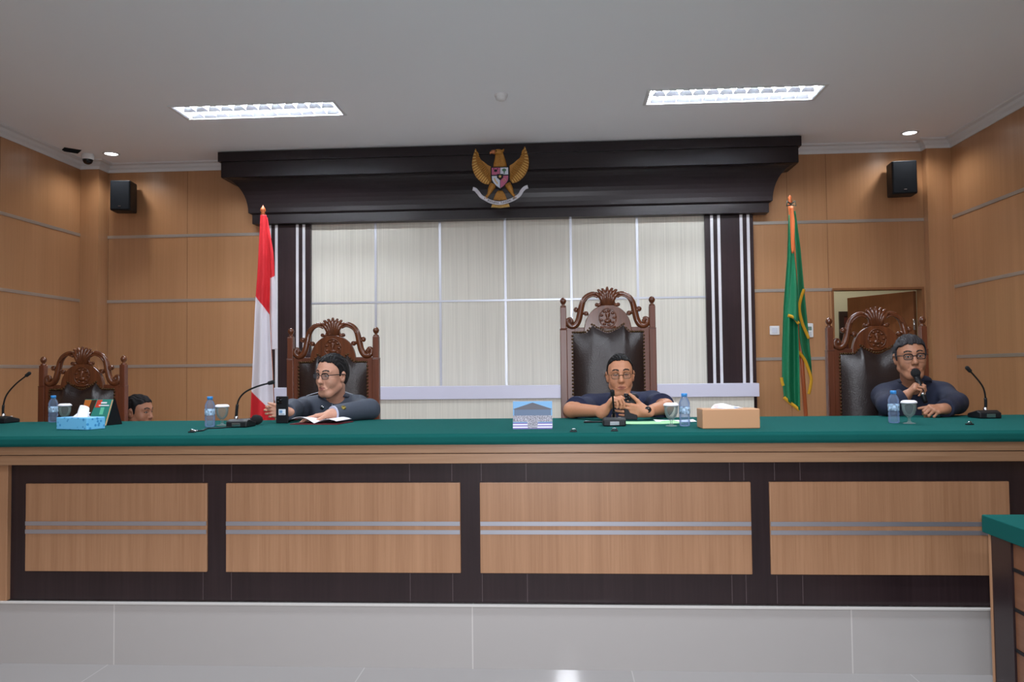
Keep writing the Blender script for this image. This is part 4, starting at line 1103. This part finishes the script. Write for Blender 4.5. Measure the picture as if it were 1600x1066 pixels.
def hair_mesh(parent, base, c, A, mat, sc=1.0, wide=1.0, prof=None, thick=.010, seed=0):
    R_ = .155*sc; F = Field(c-R_, c+R_, .003)
    W = lambda *q: c+np.array(q)*sc*V3(wide, 1, 1)@A
    F.el(W(0, -.012, .034), np.array((.076+thick*.75, .096+thick*.7, .092+thick))*sc*V3(wide, 1, 1), A, .0)
    F.el(W(0, .030, .036), np.array((.068+thick*.8, .060+thick*.4, .078+thick*.9))*sc*V3(wide, 1, 1), A, .025*sc)
    F.el(W(0, -.055, .0), np.array((.064, .052, .07))*sc*V3(wide, 1, 1), A, .02*sc)
    prof = prof or [(-.14, -.062), (-.06, -.055), (-.028, -.028), (-.012, .022), (.012, -.012), (.024, -.004), (.030, .045), (.058, .072), (.085, .084), (.13, .088)]
    X, Y, Z = np.meshgrid(*F.ax, indexing='ij', sparse=True)
    P = [X-c[0], Y-c[1], Z-c[2]]
    l = [(P[0]*A[i][0]+P[1]*A[i][1]+P[2]*A[i][2])/sc for i in range(3)]
    hz = np.interp(l[1], [a for a, b in prof], [b for a, b in prof])+.004*np.sin(l[0]*160)*(l[1] > .02)-.05*np.maximum(0, np.abs(l[0])/wide-.078)
    F.f = np.maximum(F.f, ((hz-l[2])*.8*sc).astype(np.float32))
    v, q = F.nets(); v = relax(v, q, 2); n = vnorm(v, q)
    r = np.random.default_rng(seed); ll = (v-c)@A.T
    st = np.sin(ll[:, 0]*420+3*np.sin(ll[:, 1]*60)+2*np.sin(ll[:, 2]*45))*.0015+np.sin(ll[:, 0]*170+ll[:, 1]*90)*.0016
    return netmesh('hair', v+n*st[:, None], q, [mat], parent, base)
def add_hand(F, W, d, n, side, curl, L=1.0, spread=.06, thumb=(.55, .75, .25), tcurl=.3):
    # W wrist, d towards the knuckles, n out of the palm, side = direction of the thumb
    d = unit(d); n = unit(n-d*(n@d)); t = unit(side-d*(side@d)-n*(side@n))
    F.rc(W-d*.02, W+d*.02, .026*L, .027*L, .02)
    for k, o in enumerate((.030, .010, -.011, -.030)):
        kn = W+d*(.094-.004*abs(k-1)-(.008 if k == 3 else 0))*L+t*o*L
        F.rc(W+d*.018*L+t*o*.62*L, kn, .0145*L, .0125*L, .012)
        ln = (.94, 1.05, .98, .78)[k]; c_ = curl[k]; ang = 0; p = kn; dd = unit(d+t*spread*(1.2-k*.8)); r0 = (.0092, .0095, .0090, .0080)[k]*L
        for j, sl in enumerate((.044, .028, .023)):
            ang += c_[j]; dv = math.cos(ang)*dd+math.sin(ang)*n; p2 = p+dv*sl*ln*L
            F.rc(p, p2, r0*(1-.08*j), r0*(1-.08*(j+1)), .004); p = p2
    b = W+d*.026*L+t*.026*L+n*.006; dv = unit(d*thumb[0]+t*thumb[1]+n*thumb[2]); m = b+dv*.042*L
    F.rc(W+d*.012*L+t*.012*L, b, .017*L, .0165*L, .012); F.rc(b, m, .0165*L, .0115*L, .010)
    d2 = unit(dv+d*tcurl+n*tcurl*.6); m2 = m+d2*.033*L; F.rc(m, m2, .0112*L, .010*L, .004); F.rc(m2, m2+unit(d2+d*tcurl*.5)*.024*L, .010*L, .0078*L, .004)
    return t

M['brow'] = plain('eyebrow', '#1c1512', .8); M['eyewhite'] = plain('eye_white', '#d8d2cc', .25); M['iris'] = plain('dark_iris', '#17100d', .2)
M['lensglass'] = thin_glass('spectacle_lens', '#f4f5f6', '#8d949c', .02, .03, .12)
def skin(name, col, var=.06): return plain(name, col, .5, bump=.12, bscale=180, var=var, spec=.4)
def spectacles(parent, base, c, A, sc, mat, wide=1.0, r=.0018, top=None, w_=.0225, h_=.0165, drop=0.0):
    W = lambda *q: c+np.array(q)*sc*V3(wide, 1, 1)@A-base
    g = MB(); Yf = .1045
    for s in (-1, 1):
        ring = []
        for k in range(33):
            a = 2*PI*k/32; ca, sa = math.cos(a), math.sin(a)
            ring.append(W(s*.0325+w_*math.copysign(abs(ca)**.55, ca), Yf-.006*abs(ca)*(1 if ca*s > 0 else .2), .008-drop+h_*math.copysign(abs(sa)**.6, sa)))
        g.tube(ring, r*sc, 8)
        if top: g.tube(ring[2:15], top*sc, 8)
        g.tube(smooth_path([W(s*(.0325+w_), Yf-.007, .014-drop), W(s*.066, Yf-.020, .016-drop), W(s*.082, .05, .017-drop), W(s*.0875, .0, .016), W(s*.087, -.022, .002)], 5), (top or r)*sc*.8, 8)
    g.tube(smooth_path([W(-.0105, Yf, .011-drop), W(0, Yf+.003, .014-drop), W(.0105, Yf, .011-drop)], 4), r*sc, 8)
    o = g.build('eyeglasses', mat, parent, recalc=False)
    for s in (-1, 1):
        pts = [W(s*.0325+w_*.97*math.copysign(abs(math.cos(a))**.55, math.cos(a)), Yf-.003, .008-drop+h_*.97*math.copysign(abs(math.sin(a))**.6, math.sin(a))) for a in np.linspace(0, 2*PI, 24, endpoint=False)]
        n_ = A[1]*.0012
        MB().add(pts+[p+n_ for p in pts], [tuple(range(24))[::-1], tuple(range(24, 48))]+[(i, (i+1) % 24, 24+(i+1) % 24, 24+i) for i in range(24)]).build('lens', 'lensglass', o)
    return o

def person(P):
    base = P['base']; root = thing('person', P['label'], 'person', base)
    c, A, sc, wide = P['head'], head_axes(*P['face']), P.get('sc', 1.0), P.get('wide', 1.0)
    nb, sR, sL, pel = P['neck'], P['sR'], P['sL'], P['pelvis']
    side = unit(sL-sR); mid = (sR+sL)/2; up = unit(mid-pel); fwd = unit(np.cross(up, side)); up2 = np.cross(side, fwd)*1.0
    TA = np.array([side, fwd, np.cross(side, fwd)]); sw = np.linalg.norm(sL-sR)/2
    chest = mid-up*.15+fwd*(-.0); belly = mid-up*.36
    def torso(F, g, neck=True):
        F.el(chest, (sw+.0+g, .118+g, .19+g), TA, .03); F.el(belly, (sw*.92+g, .125+g, .17+g), TA, .06)
        F.el(pel, (.17+g, .12+g, .12+g), TA, .06); F.rc(sR-up*.015, sL-up*.015, .052+g, .052+g, .05)
        for s_ in (sR, sL): F.rc(nb-up*.015+side*0, s_+up*.0, .052+g*.8, .056+g, .045)
    def arms(F, g, upto=None):
        for (s_, e_, w_) in (('sR', 'eR', 'wR'), ('sL', 'eL', 'wL')):
            if e_ not in P: continue
            S_, E_, Wr = P[s_], P[e_], P[w_]
            F.rc(S_-up*.012, E_, .050+g, .042+g, .035)
            if upto is None: F.rc(E_, Wr, .043+g, .027+g, .02)
            else: F.rc(E_, Wr, .043+g*1.1, .029+g*1.2, .02)
    # body
    pts = [p for k, p in P.items() if isinstance(p, np.ndarray) and k in ('head', 'sR', 'sL', 'eR', 'eL', 'wR', 'wL', 'pelvis')]
    lo = np.min(pts, 0)-.26; hi = np.max(pts, 0)+.26; zc = P.get('zcut', .95)
    lo[2] = zc-.02; hi[2] = c[2]+.16
    F = Field(lo, hi, P.get('h', .003)); 
    torso(F, -.006); arms(F, 0)
    F.rc(nb-up*.03, c+V3(0, -.035, -.055)@A*sc*1.0, .056, .052*sc, .03)
    add_head(F, c, A, sc, wide, P.get('jaw', 1), P.get('chin', 1))
    for h in P.get('hands', ()): add_hand(F, *h)
    F.f[:, :, :3] = np.maximum(F.f[:, :, :3], 1.0)
    v, q = F.nets(); v = relax(v, q, 1, .4)
    mi = face_mats(v, q, c, A, sc, wide, P.get('eye', .0042), P.get('look', 0))
    netmesh('body', v, q, [P['skin'], P['lips'], P.get('brow', 'brow'), 'eyewhite', 'iris'], root, base, mi)
    hair_mesh(root, base, c, A, P['hair'], sc, wide, P.get('hairline'), P.get('hthick', .010))
    # shirt
    F = Field(lo, hi, P.get('hs', .004)); g = P.get('g', .010)
    torso(F, g)
    long_ = P.get('long', True)
    if long_: arms(F, g, 1)
    else:
        for (s_, e_) in (('sR', 'eR'), ('sL', 'eL')):
            S_, E_ = P[s_], P[e_]; d = unit(E_-S_); H_ = S_+d*np.linalg.norm(E_-S_)*P.get('hem', .72)
            F.rc(S_-up*.01, H_+d*.03, .055+g, .060+g, .035); F.cut(H_, d, .11)
    F.rc(nb+up*.005-fwd*.0, c+V3(0, -.03, -.07)@A*sc, .058, .060, .006, -1)
    F.rc(nb+up*.02+fwd*.05, nb+up*.10+fwd*.06, .030, .06, .01, -1)
    F.rc(nb-up*.060+fwd*.125, nb+up*.04+fwd*.11, .006, .036, .010, -1)
    for (s_, w_) in (('eR', 'wR'), ('eL', 'wL')):
        if long_ and s_ in P: d = unit(P[w_]-P[s_]); F.cut(P[w_]+d*(P.get('cuffR', -.010) if w_ == 'wR' else -.010), d, .10)
    F.f[:, :, :2] = np.maximum(F.f[:, :, :2], 1.0)
    v, q = F.nets(); v = relax(v, q, 2); n_ = vnorm(v, q); v = wrinkle(v, n_, P.get('wr', .0042), 24, P.get('seed', 1))
    sh_ = netmesh('shirt', v, q, [P['shirt']], root, base)
    from mathutils.bvhtree import BVHTree
    P['bvh'] = BVHTree.FromPolygons(v.tolist(), q.tolist())
    def col(u, w2):
        th = (u-.5)*2*math.radians(158); fr = (1-math.cos(th))/2; dr = -fwd*math.cos(th)+side*math.sin(th)
        p = nb+dr*(.067+.006*abs(math.sin(th)))+up*(.072-.085*fr**1.2)+fwd*(.058*fr-.004)
        return p+w2*(dr*(.022+.008*fr)-up*(.030+.034*max(0, abs(2*u-1)-.55)))+dr*.010*math.sin(w2*PI)+up*.004*math.sin(w2*PI)-base
    MB().grid(col, 44, 5).build('collar', P.get('collar', P['shirt']), root, solid=.005)
    # trousers and shoes below the bench
    if 'knees' in P:
        F = Field(np.minimum(pel, base)-.45-V3(0, .3, 0), np.maximum(pel, base)+V3(.45, .4, .35), .009)
        F.el(pel, (.175, .13, .13), TA, .05)
        for k_, f_ in zip(P['knees'], P['feet']):
            s_ = side*(.09 if (k_-pel)@side > 0 else -.09)
            F.rc(pel+s_-up*.03, k_, .088, .066, .05); F.rc(k_, f_, .062, .045, .03)
        v, q = F.nets(); v = relax(v, q, 1); netmesh('trousers', v, q, [P.get('trouser', 'trousers')], root, base)
        for f_ in P['feet']:
            F = Field(f_-V3(.1, .3, .12), f_+V3(.1, .15, .1), .006)
            F.rc(f_-V3(0, -.04, .02), f_-V3(0, .16, .045), .042, .036, .03); v, q = F.nets(); v[:, 2] = np.maximum(v[:, 2], P.get('footz', PLAT)+.002)
            netmesh('shoe', v, q, ['black'], root, base)
    return root, c, A, fwd, up, side
M['trousers'] = plain('dark_trousers', '#1d2029', .85)
def on_shirt(P, px, py):
    o = Vector((0, 0, CAMH)); d = Vector(ray(px, py)).normalized()
    h = P['bvh'].ray_cast(o, d)
    return (np.array(h[0]), np.array(h[1])) if h[0] else (at(px, py, 4.66), V3(0, -1, 0))
def on_chest(root, base, p, n, r, m, name):
    n = unit(n); return MB().lathe([(0, .005), (r*.7, .0045), (r, .002), (r, -.004)], p-base, 16, axis=n).build(name, m, root)

DZT = TOP                         # cloth height
lips = plain('lips', '#a96d60', .45)
lipsB = plain('lips_brown', '#945a48', .45)
# --- man in the grey jacket
bA = V3(*at(521, 700, 4.86)); bA[2] = PLAT
hA = at(519, 588, 4.66)
nA = at(523, 626, 4.78); sRA = at(478, 637, 4.80); sLA = at(558, 636, 4.84)
PA = dict(cuffR=.012, base=bA, wide=.93, jaw=.93, label='person in grey jacket and glasses, looking down at an upright phone on the bench', head=hA, face=(-24, 4, -3), sc=1.02,
    neck=nA, sR=sRA, sL=sLA, pelvis=V3(nA[0]+.0, 4.86, .875), seed=3,
    eR=atx(457, 4.52, DZT+.066), wR=V3(*(PHONE_A+V3(.006, .072, .060))), eL=atx(577, 4.56, DZT+.062), wL=atx(519, 4.34, DZT+.045),
    knees=[V3(nA[0]-.14, 4.42, .80), V3(nA[0]+.14, 4.42, .80)], feet=[V3(nA[0]-.14, 4.40, PLAT+.07), V3(nA[0]+.14, 4.40, PLAT+.07)],
    skin=skin('skin_light_tan', '#c39078'), lips=lips, hair=plain('black_hair', '#100e10', .65, spec=.25, bump=.4, bscale=300),
    collar=plain('jacket_collar', '#2f3644', .7, bump=.2, bscale=420), shirt=plain('grey_jacket', '#3c4350', .75, bump=.2, bscale=420, var=.12), g=.014, eye=.0030, look=-.004,
    hairline=[(-.14, -.062), (-.06, -.055), (-.028, -.028), (-.012, .022), (.010, .0), (.020, .012), (.028, .060), (.055, .082), (.080, .092), (.13, .094)])
PA['hands'] = [
    (PA['wR'], V3(-.97, -.22, .04), V3(-.2, -.95, .0), V3(0, .1, 1), [(.5, .95, .6), (.5, 1.0, .6), (.5, 1.0, .6), (.5, 1.0, .6)], .86, .05, (.8, .25, .0), .1),
    (PA['wL'], V3(-.95, -.25, -.12), V3(.05, -.15, -1), V3(.1, -1, 0), [(.15, .25, .2), (.12, .25, .2), (.12, .25, .2), (.15, .3, .2)], .95)]
rA, c, A, fw_, up_, sd_ = person(PA)
spectacles(rA, bA, c, A, 1.02, 'black', r=.0016, top=.0030)
jr = nA+up_*-.10
def chest_at(px, py, Y): return at(px, py, Y)
MBp = MB()
for s in (-1, 1):
    pp = [PA['sR' if s < 0 else 'sL']*(1-t)+nA*t+up_*(.066+.004*math.sin(t*PI))+fw_*(.03) for t in np.linspace(.05, .55, 8)]
    MBp.tube([p-bA for p in pp], .0028, 6)
MBp.build('piping', plain('pale_piping', '#aeb4bf', .6), rA, recalc=False)
p, n = on_shirt(PA, 503, 637); on_chest(rA, bA, p, n if n[1] < 0 else -n, .014, 'chrome', 'round_badge')
p, n = on_shirt(PA, 537, 637); on_chest(rA, bA, p, n if n[1] < 0 else -n, .014, plain('gold_pin', '#8a7a3c', .35, .7), 'gold_badge')
zp = MB().tube([on_shirt(PA, 519+.03*k, 626+2*k)[0]-bA+V3(0, -.002, 0) for k in range(12)], .0028, 6).build('zip', plain('zip_grey', '#5d6673', .5), rA)
cw_ = PA['wL']; d = unit(PA['wL']-PA['eL'])
MB().tube([cw_-d*.012-bA, cw_-d*.004-bA], [.0455, .0445], 16).build('cuff', plain('pale_cuff', '#b9bcd0', .7), rA)
# --- man in short sleeves
bB = V3(*at(955, 700, 4.86)); bB[2] = PLAT
hB = at(969, 588, 4.62)
nB = at(973, 628, 4.76); sRB = at(922, 635, 4.80); sLB = at(1019, 629, 4.80)
pd = onz(985, 664, TOP)
wLB = atx(1010, 4.30, DZT+.046)
PB = dict(base=bB, wide=.92, jaw=.94, label='person in navy short-sleeved polo shirt holding a phone at the middle of the bench', head=hB, face=(-1, 1, 2), sc=1.0,
    neck=nB, sR=sRB, sL=sLB, pelvis=V3(nB[0]-.02, 4.86, .875), seed=5, long=False, hem=.74, g=.012,
    eR=atx(893, 4.50, DZT+.050), wR=atx(943, 4.30, DZT+.050), eL=atx(1040, 4.52, DZT+.062), wL=wLB,
    knees=[V3(nB[0]-.14, 4.42, .80), V3(nB[0]+.14, 4.42, .80)], feet=[V3(nB[0]-.14, 4.40, PLAT+.07), V3(nB[0]+.14, 4.40, PLAT+.07)],
    skin=skin('skin_tan', '#b98060'), lips=lipsB, hair=plain('black_hair_short', '#0e0c0d', .7, spec=.2, bump=.4, bscale=300),
    collar=plain('polo_collar', '#171b30', .8, bump=.2, bscale=420), shirt=plain('navy_polo', '#1c2340', .85, bump=.25, bscale=500, var=.1), eye=.0020, hthick=.007,
    hairline=[(-.14, -.055), (-.06, -.05), (-.028, -.022), (-.012, .026), (.008, .006), (.018, .012), (.030, .062), (.050, .084), (.075, .094), (.13, .098)])
PB['hands'] = [
    (PB['wR'], V3(.55, -.1, .75), V3(.85, -.2, -.35), V3(.3, .9, .3), [(.7, .6, .3), (1.0, 1.0, .5), (1.1, 1.1, .6), (1.1, 1.1, .6)], .95),
    (PB['wL'], V3(-.97, -.1, .10), V3(-.1, 1, .1), V3(.1, 0, 1), [(.18, .15, .1), (.16, .15, .1), (.14, .18, .1), (.16, .2, .1)], .95, .05, (.6, .62, .1), .25)]
rB, c, A, fw_, up_, sd_ = person(PB)
spectacles(rB, bB, c, A, 1.0, plain('gold_rim', '#5e4a34', .3, .6), r=.0015, w_=.0215, h_=.0165, drop=.004)
pk = MB().tube([on_shirt(PB, 972+.0*k, 630+1.5*k)[0]-bB+V3(0, -.001, 0) for k in range(8)], .009, 8, flat=(1, .3, 1)).build('placket', plain('dark_placket', '#12141f', .8), rB)
d = unit(PB['wL']-PB['eL']); wq = PB['wL']-d*.012
wt = MB().tube([wq-d*.012-bB, wq+d*.012-bB], .0315, 18).build('wrist_watch', 'black', rB)
MB().lathe([(0, .012), (.017, .011), (.019, .004), (.019, -.002)], wq+V3(.0, -.027, .010)-bB, 18, axis=(0, -1, .2)).build('watch_face', 'black_gloss', wt)
# --- man with the microphone
bC = V3(*at(1425, 700, 4.86)); bC[2] = PLAT
hC = at(1422, 560, 4.66)
nC = at(1426, 603, 4.78); sRC = at(1384, 618, 4.82); sLC = at(1472, 616, 4.80)
fist = at(1431, 603, 4.47); fistL = at(1457, 640, 4.34)
mdir = unit(at(1443, 618, 4.44)-at(1430, 580, 4.535))
wRC = fist+V3(-.045, .035, -.062); wLC = fistL+V3(.082, .045, -.0)
PC = dict(base=bC, wide=.95, label='person in dark navy long sleeves speaking into a handheld microphone, at the right', head=hC, face=(-10, 0, 3), sc=1.02,
    neck=nC, sR=sRC, sL=sLC, pelvis=V3(nC[0]-.02, 4.86, .875), seed=8, g=.015,
    eR=atx(1388, 4.50, DZT+.064), wR=wRC, eL=atx(1496, 4.55, DZT+.068), wL=wLC,
    knees=[V3(nC[0]-.14, 4.42, .80), V3(nC[0]+.14, 4.42, .80)], feet=[V3(nC[0]-.14, 4.40, PLAT+.07), V3(nC[0]+.14, 4.40, PLAT+.07)],
    skin=skin('skin_brown', '#a8755a'), lips=lipsB, hair=plain('greying_hair', '#302e31', .7, spec=.2, bump=.5, bscale=300, var=.7),
    shirt=plain('navy_jacket', '#1a2036', .85, bump=.25, bscale=500, var=.1), eye=.0036, look=.001, hthick=.013,
    hairline=[(-.14, -.062), (-.06, -.055), (-.028, -.03), (-.012, .020), (.010, -.012), (.022, .0), (.030, .050), (.055, .068), (.080, .078), (.13, .082)])
PC['hands'] = [
    (wRC, unit(fist-wRC)*1.0+V3(.15, -.1, .2), V3(.75, -.15, -.35), V3(-.1, .75, .55), [(.95, 1.25, .8), (1.0, 1.3, .8), (1.05, 1.3, .8), (1.1, 1.3, .8)], .92, .02, (.45, .35, .65), .5),
    (wLC, V3(-.85, -.42, .0), V3(-.1, .55, -.8), V3(-.1, -.4, .9), [(.9, 1.2, .8), (.95, 1.2, .8), (1.0, 1.2, .8), (1.05, 1.2, .8)], .92, .02, (.55, .55, .35), .5)]
rC, c, A, fw_, up_, sd_ = person(PC)
spectacles(rC, bC, c, A, 1.02, 'black', r=.0020, top=.0026, w_=.0225, h_=.0150)
m0 = at(1431, 584, 4.525)
hm = thing('handheld_microphone', 'black handheld microphone held to the mouth of the man at the right', 'microphone', m0)
MB().tube([mdir*.018, mdir*.06, mdir*.13, mdir*.19], [.017, .0155, .0125, .0115], 14).build('handle', 'black', hm)
MB().tube([-mdir*.030, -mdir*.026, -mdir*.012, mdir*.0, mdir*.014, mdir*.020], [.004, .016, .025, .026, .020, .018], 16).build('grille_ball', 'rubber', hm)
MB().tube([mdir*.128, mdir*.150], [.0140, .0135], 14).build('band', 'chrome', hm)
# --- young man looking aside at the left, low behind the bench
hD = at(216, 645, 5.45)
bD = V3(hD[0]-.05, 5.55, PLAT)
PD = dict(base=bD, label='person with short black hair, only the head seen above the bench, facing right', head=hD, face=(84, 4, 0), sc=.98,
    neck=hD+V3(-.03, .06, -.16), sR=hD+V3(-.17, .02, -.24), sL=hD+V3(.12, .16, -.24), pelvis=V3(hD[0]-.06, 5.58, PLAT+.13), zcut=.42, h=.004, hs=.006,
    eR=hD+V3(-.20, -.06, -.46), wR=hD+V3(-.02, -.22, -.50), eL=hD+V3(.20, .04, -.46), wL=hD+V3(.12, -.20, -.50),
    knees=[V3(hD[0]-.10, 5.20, PLAT+.40), V3(hD[0]+.14, 5.24, PLAT+.40)], feet=[V3(hD[0]-.08, 5.12, PLAT+.06), V3(hD[0]+.14, 5.14, PLAT+.06)],
    skin=skin('skin_deep_brown', '#9c6a50'), lips=lipsB, hair=plain('black_cropped_hair', '#131113', .75, spec=.2, bump=.5, bscale=300), shirt=plain('dark_shirt', '#2a2c33', .85), hthick=.008)
PD['hands'] = [(PD['wR'], V3(.5, -.7, 0), V3(0, 0, -1), V3(.6, .6, 0), [(.3, .3, .2)]*4, .95), (PD['wL'], V3(-.2, -.9, 0), V3(0, 0, -1), V3(-.9, .2, 0), [(.3, .3, .2)]*4, .95)]
person(PD)
# --- phone in the hands of the man in short sleeves
pb = at(986, 656, 4.275)
ph = thing('smartphone', 'dark smartphone in the hands of the man in short sleeves', 'phone', pb)
ph.rotation_euler = (math.radians(-17), math.radians(3), math.radians(8))
phone(ph, .145, .070)
